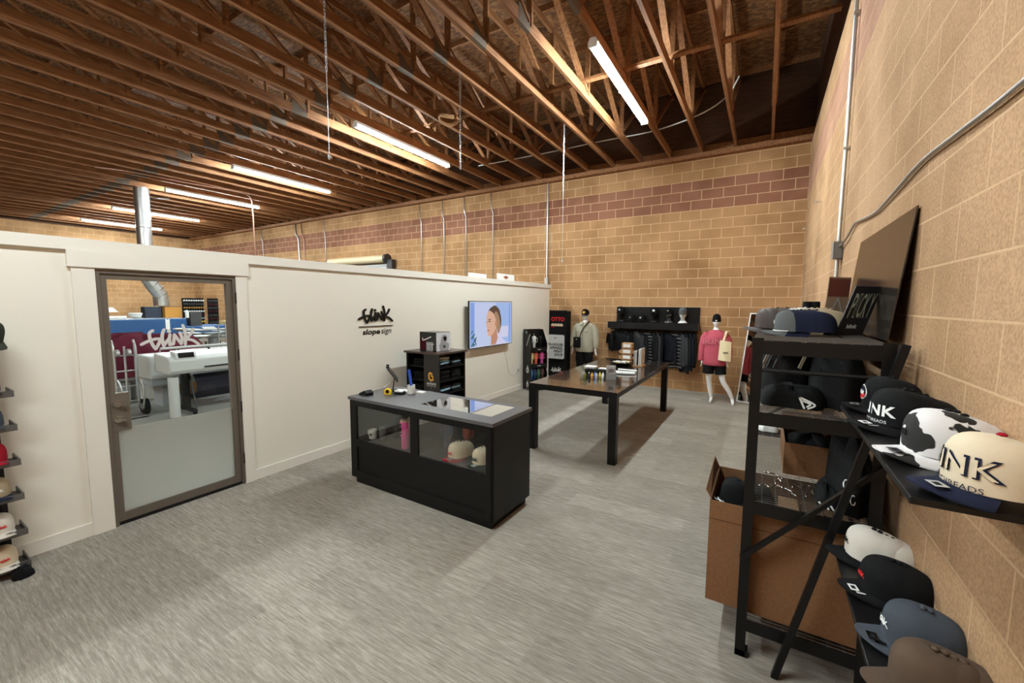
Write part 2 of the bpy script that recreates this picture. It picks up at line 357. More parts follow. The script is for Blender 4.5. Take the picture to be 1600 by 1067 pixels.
# surface frames: fn(a right, b up, h out)
def on_left(X, Y, Z):   return lambda a, b, h: (X+h, Y+a, Z+b)      # a surface facing +X, seen from +X: right = +Y
def on_front(X, Y, Z):  return lambda a, b, h: (X+a, Y-h, Z+b)      # a surface facing -Y
def skin(pts, edges, sub=2, root=None):
    me = bpy.data.meshes.new('s'); me.from_pydata([p[0] for p in pts], edges, []); o = bpy.data.objects.new('s', me); C.objects.link(o)
    o.modifiers.new('k', 'SKIN'); me.skin_vertices.new() if not me.skin_vertices else None
    for i, p in enumerate(pts):
        rr = p[1]; me.skin_vertices[0].data[i].radius = rr if isinstance(rr, (tuple, list)) else (rr, rr)
        me.skin_vertices[0].data[i].use_root = (i == (root or 0))
    sb = o.modifiers.new('u', 'SUBSURF'); sb.levels = sub
    bpy.context.view_layer.update(); dg = bpy.context.evaluated_depsgraph_get(); m2 = bpy.data.meshes.new_from_object(o.evaluated_get(dg))
    mb = MB(); mb.add([tuple(v.co) for v in m2.vertices], [tuple(p.vertices) for p in m2.polygons])
    bpy.data.objects.remove(o); bpy.data.meshes.remove(m2); bpy.data.meshes.remove(me)
    return mb

# ---------------------------------------------------------------- the building
XR, YB, XL, YF = .5696, 9.667, -24.6, -4.0
WT = 24*.2032+.013
struct(MB().box(-4.6, XR+.2, YF, YB, -.1, 0), 'floor', 'carpet', 'grey striated carpet tiles of the showroom floor')
struct(MB().box(XL, -4.6, YF, YB, -.1, -.004), 'floor', 'concrete', 'bare concrete floor of the print shop behind the partition')
struct(MB().box(XL-.2, XR+.2, YB, YB+.2, -.1, WT), 'wall_back', 'block_back', 'tan concrete block wall with a reddish band of three courses')
struct(MB().box(XR, XR+.2, YF, YB, -.1, WT), 'wall_right', 'block_side', 'tan concrete block wall beside the cap shelves')
struct(MB().box(XL-.2, XL, YF, YB, -.1, WT+.05), 'wall_left', 'block_far', 'distant tan block end wall of the print shop')
struct(MB().box(XL-.2, XR+.2, YF-.2, YF, -.1, WT+1.4), 'wall_front', 'block_back')
ZC = 4.98; ZR = 6.32
struct(MB().box(XL-.2, XR+.2, YF-.2, YB+.2, ZR, ZR+.02), 'ceiling', 'osb', 'oriented strand board roof deck above the trusses')
struct(MB().box(XL, XR+.2, YB-.06, YB+.2, ZC, ZR), 'wall_back_upper', 'blocking', 'dark brown board closing the truss ends above the block wall')
struct(MB().box(XR+.03, XR+.2, YF, YB-.06, WT, ZR), 'wall_right_upper', 'blocking', 'dark brown gable board above the right block wall')
struct(MB().box(XL-.2, XL, YF, YB, WT+.05, ZR), 'wall_left_upper', 'blocking')
struct(MB().box(XL, XR, YB-.16, YB+.05, WT, ZC), 'trim_1', 'truss_wood', 'timber wall plate along the top of the back block wall')
struct(MB().box(XL, XR+.03, YB-.10, YB-.06, ZC, ZC+.14), 'trim_2', 'truss_wood', 'timber ledger under the truss ends')
for i, y in enumerate((9.40, 8.25, 7.1, 5.9, 4.75, 3.6, 2.45, 1.3)):
    struct(MB().box(XL, XR+.03, y-.02, y+.02, ZR-.09, ZR), 'trim_%d' % (10+i), 'truss_wood', 'timber purlin under the roof deck')
for i, y in enumerate((6.08,)):
    struct(MB().bar((-7.0, y, ZC+.19), (XR-.02, y, ZC+.19), .09, .038), 'trim_3', 'truss_wood', 'long timber brace laid across the truss bottom chords')

# trusses
TJ = [8.0, 6.22, 4.40, 2.6, .8, -1.0]
def truss():
    t = thing('roof_truss', 'long timber roof truss with zigzag webs running above the lights', 'roof truss', (-.05, YB-.12, ZC), 0, 'parallel timber roof trusses')
    Y0 = YB-.12
    L = lambda y: y-Y0
    MB().box(-.022, .022, L(-2.6), 0, 0, .14).build('bottom_chord', 'truss_wood', t)
    MB().box(-.022, .022, L(-2.6), 0, ZR-ZC-.18, ZR-ZC-.09).build('top_chord', 'truss_wood', t)
    H = ZR-ZC-.13
    for i, y in enumerate(TJ):
        a = MB(); a.bar((0, L(y+.06), .07), (0, L(y+.06), H), .038, .07, up=(1, 0, 0)); a.build('web_post', 'truss_wood', t)
        b = MB(); b.bar((0, L(y), .1), (0, L(y-1.72), H), .036, .08, up=(1, 0, 0)); b.build('web_diagonal', 'truss_wood', t)
    b = MB(); b.bar((0, L(8.0), .1), (0, -.12, H), .036, .08, up=(1, 0, 0)); b.build('web_diagonal', 'truss_wood', t)
    for y in (4.3,):
        MB().box(-.0245, .0245, L(y-.13), L(y+.13), -.0005, .19).build('metal_plate', 'galv_plate', t)
    MB().box(-.035, .035, -.03, -.001, -.03, .13).build('metal_hanger', 'chrome', t)
    return t
t0 = truss()
for i in range(1, 40):
    dup(t0, (-.05-.6131*i, YB-.12, ZC), label='timber roof truss, %s counting leftwards from the right block wall' % nth(i))

# fluorescent fixtures: X, y0, y1 at z
FZ = 4.918
def fixture():
    t = thing('strip_light', 'nearest twin tube strip light, right above the showroom', 'ceiling light', (0, 0, 0), 0, 'row of twin tube strip lights')
    m = MB(); m.prism([(-.06, 0), (.06, 0), (.035, .06), (-.035, .06)], lambda a, b: (a, 0, b), lambda a, b: (a, 2.46, b)); m.build('housing', 'fixture_white', t)
    for sx in (-1, 1):
        for k in (0, 1):
            m = MB(); m.tube([(sx*.035, .02+k*1.22, -.022), (sx*.035, .02+k*1.22+1.19, -.022)], .013, 8); m.build('fluorescent_tube', 'tube', t, smooth=True)
    for y in (0, 1.22, 2.44):
        MB().box(-.055, .055, y, y+.02, -.045, 0).build('lamp_holder', 'fixture_white', t)
    return t
f0 = fixture(); f0.location = (-1.889, 4.87, FZ)
for (x, y, lb) in ((-6.181, 4.92, 'twin tube strip light, second nearest, above the partition near the hanging chain'),
                   (-10.473, 4.98, 'twin tube strip light, third nearest in the row'),
                   (-14.15, 5.0, 'twin tube strip light, fourth in the row, beside the curved conduit'),
                   (-18.443, 5.05, 'twin tube strip light, fifth in the row, partly behind the shiny duct'),
                   (-22.12, 5.15, 'twin tube strip light, farthest in the row, by the end wall')):
    dup(f0, (x, y, FZ), label=lb)

for (x, y, lb) in ((-1.889, -1.5, 'added unseen twin tube strip light over the entrance side of the showroom'), (-6.03, -3.3, 'added unseen twin tube strip light above the near end of the partition'), (-10.25, -3.3, 'added unseen twin tube strip light at the rear of the print shop')):  # unseen fixtures behind the camera, added to brighten the foreground
    dup(f0, (x, y, FZ), label=lb)

# pull chains with cord hooks
def chain(x, y, z0, z1, lb, split=.0):
    m = MB(); n = int((z0-z1)/.035)
    for i in range(n):
        z = z0-i*.035; a = (i % 2)*PI/2; dx, dy = .009*math.cos(a), .009*math.sin(a)
        m.tube([(x-dx, y-dy, z), (x-dx, y-dy, z-.04), (x+dx, y+dy, z-.04), (x+dx, y+dy, z), (x-dx, y-dy, z)], .0028, 4)
    t = m.build('hanging_chain', 'galv', label=lb, cat='chain')
    return t
chain(-4.04, 2.88, 4.98, 4.28, 'galvanised chain hanging from a truss at the upper left, beside the second light')
chain(-3.70, 4.68, 4.98, 3.72, 'thin galvanised chain hanging between the second and the nearest strip light')
chain(-3.15, 6.88, 4.98, 3.75, 'galvanised chain hanging in front of the reddish band of the back wall')
m = MB()
for (x, y, za, zb) in ((-4.04, 2.88, 4.28, 3.40), (-3.15, 6.88, 3.75, 2.62)):
    k = MB(); k.tube([(x, y, za), (x+.003, y, (za+zb)/2), (x, y, zb)], .0035, 5); k.lathe([(.001, 0), (.012, .01), (.014, .05), (.004, .07)], (x, y, zb-.02), 8)
    k.build('pull_cord', 'galv', label='thin pull cord under the %s chain' % ('upper left' if za > 4 else 'rightmost'), cat='cord')

# white sheathed cables in the trusses
m = MB(); m.tube(cat_rom([(-5.8, 8.0, 5.02), (-4.2, 8.25, 5.10), (-3.0, 8.30, 5.13), (-2.0, 8.3, 5.12), (-1.2, 8.1, 5.15), (-.75, 8.0, 5.3), (-.55, 7.9, 5.55)]), .012, 6)
m.build('ceiling_cable', 'white_plastic', smooth=True, label='white electric cable looping across the trusses near the back wall', cat='cable')
m = MB()
for i in range(3):
    m.tube([(-4.75+.16*math.cos(a*.5), 5.7+.18*math.sin(a*.5), 5.0-.02*i+.03*math.sin(a)) for a in range(0, 13)], .012, 6)
m.build('cable_coil', 'cardboard_light', smooth=True, label='small coil of yellowish cable tucked in the trusses beside the second light', cat='cable coil')

# conduits on the back wall
def conduit(x, zt, zb, lb, r=.014, jog=.07, m_='galv'):
    m = MB(); y = YB-.03
    m.tube([(x+jog, y-.01, zt), (x+jog, y-.01, zt-.38), (x, y, zt-.55), (x, y, zb)], r, 8)
    o = m.build('wall_conduit', m_, smooth=True, label=lb, cat='conduit')
for x, lb in ((-18.1, 'thin grey conduit on the back wall, leftmost, far beyond the door'), (-13.9, 'grey conduit on the back wall ending at the roll-up door hood'),
              (-9.15, 'grey conduit just right of the roll-up door hood'), (-8.25, 'grey conduit on the back wall, second right of the roll-up door hood'),
              (-7.43, 'grey conduit on the back wall, third right of the roll-up door hood'), (-6.5, 'grey conduit on the back wall between the two little white signs')):
    conduit(x, ZC-.1, 1.2, lb, jog=-.05)
conduit(-15.55, ZC-.1, 1.2, 'thick grey conduit with a bend, left of the roll-up door', .03, -.15)
conduit(-15.2, ZC-.1, 1.2, 'copper coloured pipe beside the thick bent conduit', .02, -.12, 'copper')
m = MB(); m.tube([(-4.83, YB-.03, ZC-.02), (-4.83, YB-.03, 2.50)], .018, 8); m.cbox((-4.83, YB-.035, 2.46), (.09, .06, .16))
m.build('wall_conduit', 'galv', smooth='auto', label='grey conduit dropping to the corner above the right end of the white partition', cat='conduit')
m = MB(); m.tube(cat_rom([(-13.3, 3.4, 4.93), (-13.3, 4.1, 5.0), (-13.1, 5.2, 4.97), (-12.75, 6.2, 4.93), (-12.55, 6.4, 4.80), (-12.5, 6.42, 4.5)])+[(-12.5, 6.45, 0.0)], .02, 8)
m.build('drop_conduit', 'copper', smooth=True, label='curved copper coloured conduit dropping from the trusses by the fourth light', cat='conduit')
m = MB(); m.tube([(-15.6, 5.6, 4.96), (-15.6, 5.15, 4.9), (-15.6, 5.05, 4.7), (-15.6, 5.05, 0.0)], .022, 8)
m.build('drop_conduit', 'galv', smooth=True, label='grey conduit dropping just right of the shiny duct', cat='conduit')
m = MB(); m.tube([(-24.4, 2.62, 4.9), (-24.4, 2.62, 1.5)], .03, 6)
m.build('wall_conduit', 'galv', smooth=True, label='pale conduit on the distant end wall at the far left', cat='conduit')

# duct with segmented elbow
t = thing('exhaust_duct', 'shiny galvanised exhaust duct with a segmented elbow rising to the trusses', 'duct', (-14.9, 4.72, 0))
R_ = .17
MB().tube([(0, 0, 2.62), (0, 0, 5.0)], R_, 20).build('vertical_pipe', 'galv', t, smooth='auto')
P_ = [(0, 0, 2.62), (0, .02, 2.5), (0, .1, 2.34), (0, .2, 2.18), (0, .27, 2.05), (0, .29, 1.93), (0, .29, 1.75)]
MB().tube(P_, R_*1.02, 16).build('elbow', 'galv', t)
for i, q in enumerate(P_[1:-1]):
    MB().tube([(q[0], q[1]-.01, q[2]+.012), (q[0], q[1]+.01, q[2]-.012)], R_*1.08, 16).build('clamp_ring', 'chrome', t)
for z in (3.0, 3.9):
    MB().lathe([(R_+.002, 0), (R_+.012, .01), (R_+.002, .02)], (0, 0, z), 20).build('clamp_ring', 'chrome', t)

# ---------------------------------------------------------------- white partition with the glass door
PX = -4.517; PB = -4.66; PE = 9.17
D0, D1, DZ = 1.10, 2.115, 2.12
m = MB()
m.box(PB, PX, YF, D0, 0, 2.30).box(PB, PX, D1, PE, 0, 2.30).box(PB, PX, D0, D1, DZ, 2.30)
struct(m, 'wall_partition', 'white_wall', 'low white partition wall between showroom and print shop')
struct(MB().box(PB-.03, PX+.03, YF, PE+.03, 2.255, 2.345), 'trim_4', 'white_trim', 'flat white cap board along the top of the partition')
struct(MB().box(PX, PX+.024, D0-.13, D0, 0, 2.13), 'trim_5', 'white_trim', 'white casing left of the glass door')
struct(MB().box(PX, PX+.024, D1, D1+.10, 0, 2.13), 'trim_6', 'white_trim', 'white casing right of the glass door')
struct(MB().box(PX, PX+.036, D0-.15, D1+.12, 2.13, 2.256), 'trim_7', 'white_trim', 'white header board above the glass door')
struct(MB().box(PX, PX+.014, YF, D0-.13, 0, .105), 'baseboard_left', 'white_trim')
struct(MB().box(PX, PX+.014, D1+.10, PE, 0, .105), 'baseboard_left_rear', 'white_trim')
d = bpy.data.objects.new('door_1', None); C.objects.link(d); d.location = (PX, D0, 0); d['kind'] = 'structure'; d['label'] = 'taupe metal framed glass door with frosted lower half in the white partition'
m = MB(); m.box(-.14, .012, 0, .028, 0, DZ).box(-.14, .012, D1-D0-.028, D1-D0, 0, DZ).box(-.14, .012, .028, D1-D0-.028, DZ-.03, DZ); m.build('door_frame', 'door_metal', d)
W_ = D1-D0; m = MB()
m.box(-.045, -.002, .031, .07, .03, DZ-.033).box(-.045, -.002, W_-.08, W_-.031, .03, DZ-.033).box(-.045, -.002, .07, W_-.08, DZ-.075, DZ-.033).box(-.045, -.002, .07, W_-.08, .03, .10)
lf = m.build('door_leaf', 'door_metal', d)
MB().box(-.026, -.020, .07, W_-.08, .81, DZ-.075).build('clear_pane', 'clear_glass', d)
MB().box(-.026, -.020, .07, W_-.08, .10, .81).build('frosted_pane', 'frosted', d)
MB().box(-.10, .0, .03, W_-.03, .0, .028).build('threshold', 'screen_black', d)
pl = MB().box(-.05, .002, .031, .155, .80, 1.115).build('lock_plate', 'door_metal', d)
for z, nm in ((1.03, 'deadbolt'), (.90, 'door_knob')):
    k = MB(); k.tube([(.002, .075, z), (.012, .075, z)], .030, 14); k.tube([(.012, .075, z), (.03, .075, z)], .011, 10); k.bar((.034, .06, z+.008), (.034, .115, z-.012), .022, .014)
    k.build(nm, 'chrome', d, smooth='auto')
for z in (1.91, 1.34, .81, .27):
    MB().box(.0, .020, W_-.012, W_+.016, z-.055, z+.055).build('hinge', 'dark_metal', d)
m = MB(); logo(m, on_left(-.0185, .475, 1.555), .43, .058, vy=.80); m.build('script_lettering', mat('etch', (206, 204, 200), .8), d)

# script sign on the partition
t = thing('wall_sign', 'black script and block lettering mounted on the white partition left of the screen', 'sign', (PX, 3.86, 1.44))
m = MB(); logo(m, on_left(.001, -.005, .273), .575, .046, depth=.018, vy=.656); m.build('script_lettering', 'black_satin', t)
MB().box(.001, .014, -.29, .29, .112, .121).build('divider_line', 'dark_metal', t)
m = MB(); fit_text(m, 'slope', .29, .098, on_left(.004, -.083, .032), bold=.03, shear=.2); m.build('bold_lettering', 'black_satin', t)
m = MB(); fit_text(m, 'sign', .175, .098, on_left(.004, .172, .032), bold=.006, shear=.2); m.build('thin_lettering', 'black_satin', t)

# television
t = thing('television', 'flat screen on the partition showing a woman in profile against blue', 'television', (PX+.002, 6.5, 1.07))
MB().box(.085, .118, -.71, .715, 0, .845).build('casing', 'screen_black', t)
MB().box(.0, .085, -.2, .2, .2, .6).build('wall_bracket', 'dark_metal', t)
m = MB(); F = lambda a, b, h: (.1185+h, a, b+.4225)
E1 = dict(sky=(170, 196, 246), sky2=(205, 216, 250), sky3=(140, 172, 240), hair=(98, 78, 66), skin_=(232, 186, 160), skin2=(204, 148, 120), hair2=(176, 140, 110), shirt_=(222, 220, 250), leaf=(60, 110, 110), lips=(196, 110, 120), white=(240, 240, 255), eye=(70, 55, 55), edge=(238, 240, 255))
ks = list(E1)
def P2(pts, c, h): m.add([F(a, b, h) for a, b in pts], [tuple(range(len(pts)))], ks.index(c))
P2([(-.70, -.41), (.70, -.41), (.70, .41), (-.70, .41)], 'edge', .0)
P2([(-.69, -.40), (.69, -.40), (.69, .40), (-.69, .40)], 'sky', .0004)
P2([(-.56, -.40), (.12, -.40), (.12, .39), (-.56, .39)], 'sky2', .0007)
P2([(.13, -.10), (.62, -.10), (.62, .39), (.13, .39)], 'sky', .0007)
P2([(-.68, -.39), (-.56, -.39), (-.56, .39), (-.68, .39)], 'sky3', .0008)
P2([(.60, -.39), (.66, -.39), (.66, .39), (.60, .39)], 'sky3', .0008)
P2([(.18, -.28), (.56, -.28), (.58, -.06), (.2, -.06)], 'shirt_', .0009)
ov = lambda cx, cy, rx, ry, rot=0: [(cx+rx*math.cos(q)*math.cos(rot)-ry*math.sin(q)*math.sin(rot), cy+rx*math.cos(q)*math.sin(rot)+ry*math.sin(q)*math.cos(rot)) for q in [2*PI*k/24 for k in range(24)]]
P2(ov(.12, .08, .19, .27, .3), 'hair', .0012); P2(ov(.07, .2, .2, .13), 'hair', .00125); P2(ov(.17, .02, .10, .22, .25), 'hair2', .0014)
P2([(-.02, -.40), (-.03, -.2), (.16, -.1), (.21, -.22), (.30, -.27), (.55, -.40)], 'shirt_', .0015)
P2([(-.04, -.32), (-.03, -.12), (.15, -.08), (.19, -.28), (.12, -.4), (-.04, -.4)], 'skin2', .0017)
P2([(-.19, .13), (-.16, .21), (-.07, .25), (.05, .19), (.14, .05), (.14, -.08), (.05, -.18), (-.07, -.24), (-.13, -.22), (-.155, -.17), (-.15, -.13), (-.175, -.10), (-.17, -.06), (-.205, -.03), (-.185, .04)], 'skin_', .0019)
P2(ov(.13, .0, .035, .06), 'skin2', .0021); P2(ov(-.13, -.125, .035, .014, .2), 'lips', .0021); P2(ov(-.09, .045, .032, .011), 'eye', .0021); P2(ov(-.18, .035, .012, .01), 'eye', .0021)
P2(ov(-.09, .08, .05, .009, .1), 'hair', .0021)
for k in range(16):
    a = -.64+.15*random.random(); b = -.38+.3*random.random()*(1-(a+.64)*3); P2(ov(a, b, .035, .014, random.uniform(0, 3)), 'leaf', .0013+k*1e-5)
sm = []
for k in ks:
    sm.append(mat('tv_'+k, E1[k], .3, emis=.82))
    MC['tv_'+k].node_tree.nodes['Principled BSDF'].inputs['Base Color'].default_value = (0, 0, 0, 1)
m.build('screen', sm, t)
m = MB(); m.tube(cat_rom([(PX+.012, 7.1, 1.05), (PX+.012, 7.12, .85), (PX+.012, 7.22, .7), (PX+.012, 7.3, .45), (PX+.012, 7.5, .36), (PX+.012, 7.62, .47)]), .004, 5)
m.build('power_cord', 'paper', label='thin white cord drooping from the screen to a wall outlet', cat='cord')
t = thing('wall_outlet', 'white wall outlet with a plugged adapter beside the drinkware display', 'outlet', (PX, 7.66, .43))
MB().box(.0, .008, -.035, .035, 0, .115).build('cover_plate', 'white_plastic', t)
MB().tube([(.008, 0, .06), (.05, 0, .06)], .03, 12).build('adapter', 'white_plastic', t)

# ---------------------------------------------------------------- caps
CA, CB_, CH = .098, .083, .125
def csurf(ph, t, off=0):
    e = .52+.16*(1-math.cos(ph))/2; th = t*PI/2; g = 0
    for sa in (0, 1.05, -1.05, 2.09, -2.09, PI, -PI):
        g = max(g, math.exp(-((ph-sa)/.05)**2))
    rr = max(math.cos(th), 0)**e; rr *= (1-.026*g*(1 if t < .95 else .3)); H = CH-.012*(1-math.cos(ph))/2
    return Vector(((CA*rr+off)*math.cos(ph)+.004*math.sin(th), (CB_*rr+off)*math.sin(ph), math.sin(th)**(e*1.02)*H+.030+(off*.4 if t > .5 else 0)))
def cap_front(a, b, h):                       # a across (right as seen from the front is -y... seen by a viewer facing the cap)
    ph = a/CB_; e = .52+.16*(1-math.cos(ph))/2; s_ = min(1, max(0, (b/CH)))**(1/e); return csurf(ph, math.asin(s_)/(PI/2), .003+h)
CM = {}
def cap_meshes(crown, brim, name_suffix=''):
    key = (crown, brim)
    if key in CM: return CM[key]
    a = MB(); n = 40; q = 10
    a.grid(lambda u, v: csurf(-PI+2*PI*u, v*.985), n, q)
    # inner lining and closed top
    a.grid(lambda u, v: csurf(-PI+2*PI*u, v*.985, -.003), n, 3)
    b = MB()
    def bs(u, v, dz):
        ph = (u*2-1)*1.13; xi, yi = CA*.97*math.cos(ph), CB_*.98*math.sin(ph)
        ex = .072*max(0, math.cos(ph*1.36))**.55; x = xi+ex*v; y = yi*(1+.07*v)
        return (x, y, .031-.030*(abs(y)/CB_)**2.2*(.35+.65*v)-.004*v+dz)
    b.grid(lambda u, v: bs(u, v, .0022), 22, 5); b.grid(lambda u, v: bs(u, v, -.0022), 22, 5)
    edge = [(i/22, 1) for i in range(23)]
    vs = [bs(*e, .0022) for e in edge]+[bs(*e, -.0022) for e in edge]; b.add(vs, [(i, i+1, 24+i, 23+i) for i in range(22)])
    CM[key] = (a, b); return CM[key]
def cap(label, loc, rotz, crown, brim, art=None, sticker=None, button=None, scale=1, tilt=(0, 0), group=None, eyelets=None, nm='baseball_cap', cat='cap'):
    t = thing(nm, label, cat, loc, 0, group); t.rotation_euler = (tilt[0], tilt[1], rotz); t.scale = (scale,)*3
    a, b = cap_meshes(crown, brim)
    a.build('crown', crown, t, smooth=True); b.build('brim', brim, t, smooth=True)
    MB().lathe([(.009, 0), (.009, .004), (.005, .007), (.0005, .008)], (.004, 0, CH+.027), 10).build('button', button or brim, t, smooth=True)
    if art:
        m = MB(); kind, mt = art[0], art[1]
        fn = lambda x, y, h: cap_front(x, y+art[3], h)
        if kind == 'script': logo(m, fn, art[2], .075)
        elif kind == 'text': text(m, art[4], art[2], lambda x, y, h: fn(x, y, h), bold=.03, spacing=1.05)
        elif kind == 'patch':
            ov_ = lambda rx, ry, h: m.add([fn(rx*math.cos(q), ry*math.sin(q), h) for q in [2*PI*k/20 for k in range(20)]], [tuple(range(20))], 0)
            ov_(art[2], art[2]*.8, 0)
        elif kind == 'roundel':
            k = 20; r1 = art[2]
            m.add([fn(r1*1.1*math.cos(2*PI*i/k), r1*math.sin(2*PI*i/k), .0) for i in range(k)], [tuple(range(k))], 0)
            up = [fn(r1*.95*math.cos(PI*i/10), r1*.12+r1*.72*math.sin(PI*i/10), .002) for i in range(11)]; m.add(up, [tuple(range(11))], 1)
            dn = [fn(r1*.95*math.cos(PI+PI*i/10), -r1*.12+r1*.72*math.sin(PI+PI*i/10), .002) for i in range(11)]; m.add(dn, [tuple(range(11))], 2)
            text(m, 'blink', r1*.75, lambda x, y, h: fn(x, y, .003), 0, bold=.03)
        mats = [mt] if kind != 'roundel' else [mt, 'cap_navy', 'thread_red']
        m.build('front_embroidery' if kind in ('script', 'text') else 'front_patch', mats, t)
    if len(art or ()) > 5:
        m = MB(); text(m, art[5], art[2]*.3, lambda x, y, h: cap_front(x, y+art[3]-art[2]*.72, .001)); m.build('small_lettering', mt, t)
    if sticker:
        m = MB(); sm_ = sticker if isinstance(sticker, str) else 'sticker'
        fn = lambda x, y: (.128+y, .028+x, .0345)
        q = [(-.02, -.014), (.02, -.014), (.02, .014), (-.02, .014)]
        m.add([fn(*p) for p in q], [(0, 1, 2, 3)], 0); m.add([(fn(*[c*.5 for c in p])[0], fn(*[c*.5 for c in p])[1], .0349) for p in q], [(0, 1, 2, 3)], 1)
        m.build('brim_sticker', [sm_, 'thread_black'], t)
    if eyelets:
        m = MB()
        for ph in (.5, -.5, 1.6, -1.6, 2.6, -2.6):
            p = csurf(ph, .62, .001); m.lathe([(.003, 0), (.0035, .001), (.001, .0015)], p, 6)
        m.build('eyelets', eyelets, t)
    return t
def nest(root, n, step, label, group, hgt=0.0, jit=0.0):
    """further caps pushed into the back of the first one"""
    rz = root.rotation_euler.z; out = []
    for k in range(1, n+1):
        l = root.location; d_ = step*k
        o = dup(root, (l.x-math.cos(rz)*d_, l.y-math.sin(rz)*d_, l.z+hgt*k), label=nth(k-1)+' '+label, group=group); o.rotation_euler = (root.rotation_euler.x+random.uniform(-jit, jit), root.rotation_euler.y, rz+random.uniform(-jit, jit))
        o.scale = (root.scale.x*(1+.018*(k % 2)),)*3
        out.append(o)
    return out

# ---------------------------------------------------------------- display counter
CX0, CX1, CY0, CY1, CT = -3.61, -1.80, 2.69, 3.33, .915
t = thing('display_counter', 'black display counter with two glazed front windows and glass set in its grey top', 'display counter', ((CX0+CX1)/2, (CY0+CY1)/2, 0), -.012)
hx, hy = (CX1-CX0)/2, (CY1-CY0)/2
m = MB(); m.box(-hx+.045, hx-.045, -hy+.05, hy-.03, 0, .07); m.build('plinth', 'black_lam', t)
X0, X1, Y0, Y1 = -hx+.012, hx-.012, -hy+.015, hy-.012
wl0, wl1, wr0, wr1, wz0, wz1 = -.80, -.035, .06, .825, .475, .825
m = MB()
m.box(X0, X0+.02, Y0, Y1, .07, CT-.03).box(X1-.02, X1, Y0, Y1, .07, CT-.03)                # ends
m.box(X0+.02, X1-.02, Y0+.02, Y1, .07, .09).box(X0+.02, X1-.02, Y1-.02, Y1, .09, CT-.03)     # bottom, back
m.box(X0+.02, X1-.02, Y0+.02, Y1-.02, .455, .472)
m.build('carcass', 'black_lam', t)
m = MB()
for a, b, c, d_ in ((X0, X1, wz1, CT-.03), (X0, X1, .40, wz0), (X0, X1, .07, .145), (X0, wl0, .145, .40), (wr1, X1, .145, .40), (X0, wl0, wz0, wz1), (wr1, X1, wz0, wz1), (wl1, wr0, wz0, wz1)):
    m.box(a, b, Y0, Y0+.02, c, d_)
m.build('front_frame', 'black_lam', t)
MB().box(wl0-.01, wr1+.01, Y0+.012, Y0+.018, .145, .40).build('recessed_panel', 'black_lam', t)
MB().box(wl0, wl1, Y0+.008, Y0+.012, wz0, wz1).build('window_pane', 'clear_glass', t)
MB().box(wr0, wr1, Y0+.008, Y0+.012, wz0, wz1).build('window_pane', 'clear_glass', t)
MB().box((wl1+wr0)/2-.012, (wl1+wr0)/2+.012, Y0+.02, Y1-.02, .472, CT-.03).build('divider', 'black_lam', t)
gx0, gx1, gy0, gy1 = -.045, .77, -.15, .245
m = MB(); m.box(-hx, hx, -hy, gy0, CT-.03, CT).box(-hx, hx, gy1, hy, CT-.03, CT).box(-hx, gx0, gy0, gy1, CT-.03, CT).box(gx1, hx, gy0, gy1, CT-.03, CT)
m.build('countertop', 'grey_lam', t)
MB().box(gx0, gx1, gy0, gy1, CT-.02, CT-.001).build('top_glass', 'inset_glass', t)
cbase = Vector(((CX0+CX1)/2, (CY0+CY1)/2, 0))
SH = .4725

def mug(loc, label, hand=PI, s=1, mt='white_plastic', art=True):
    t = thing('mug', label, 'mug', loc, hand); m = MB()
    m.lathe([(.036*s, 0), (.040*s, .004), (.041*s, .095*s), (.038*s, .095*s), (.037*s, .01)], n=20); m.build('body', mt, t, smooth='auto')
    m = MB(); m.tube(cat_rom([(.038*s, 0, .078*s), (.066*s, 0, .075*s), (.07*s, 0, .045*s), (.06*s, 0, .025*s), (.038*s, 0, .022*s)]), .006*s, 6); m.build('handle', mt, t, smooth=True)
    if art:
        m = MB(); m.lathe([(.014*s, 0), (.014*s, .001)], (0, 0, 0), 12); o = MB()
        o.add([(v[0]*0+(.0415*s)*math.cos(1.9+v[1]/.041), (.0415*s)*math.sin(1.9+v[1]/.041), .05*s+v[0]) for v in m.v[:12]], [tuple(range(12))]); o.build('print', 'thread_black', t)
    return t
mug((-3.40, 2.83, SH), 'white mug at the left end inside the counter window')
def tumbler(loc, label, colour, h=.30, hand=None, lid=None, rz=0, straw=False, group=None, tag=False, handle=True):
    t = thing('tumbler', label, 'tumbler', loc, rz, group); s = h/.30; m = MB()
    m.lathe([(.036*s, 0), (.038*s, .004), (.040*s, .12*s), (.050*s, .135*s), (.052*s, .27*s), (.050*s, .275*s)], n=20); m.build('body', colour, t, smooth='auto')
    m = MB(); m.lathe([(.051*s, 0), (.051*s, .012*s), (.045*s, .02*s)], (0, 0, .275*s), 20); m.lathe([(.012*s, 0), (.012*s, .012*s)], (.01, 0, .293*s), 8); m.build('lid', lid or colour, t, smooth='auto')
    if handle:
        m = MB(); m.tube([(.05*s, 0, .255*s), (.085*s, 0, .25*s), (.088*s, 0, .16*s), (.05*s, 0, .15*s)], .009*s, 6); m.build('handle', colour, t, smooth=True)
    if straw: MB().tube([(.0, 0, .29*s), (0, 0, .36*s)], .004, 6).build('straw', colour, t)
    if tag:
        m = MB(); rr = .0535*s; vs = []
        for z in (.15, .26):
            for k in range(5): a = -2.0+.11*k; vs.append((rr*math.cos(a), rr*math.sin(a), z*s))
        m.add(vs, [(k, k+1, k+6, k+5) for k in range(4)]); m.build('hang_tag', 'screen_black', t)
        m = MB()
        for z in (.17, .235): m.add([((rr+.001)*math.cos(-2.0+.11*k), (rr+.001)*math.sin(-2.0+.11*k), (z+dz)*s) for dz in (0, .008) for k in (1, 2, 3)], [(0, 1, 4, 3), (1, 2, 5, 4)])
        m.build('tag_print', 'white_plastic', t)
    return t
mat('hot_pink', (240, 80, 160), .45); mat('tan_lid', (206, 170, 140), .5); mat('blue_t', (62, 84, 134), .5); mat('rust_t', (168, 76, 60), .5)
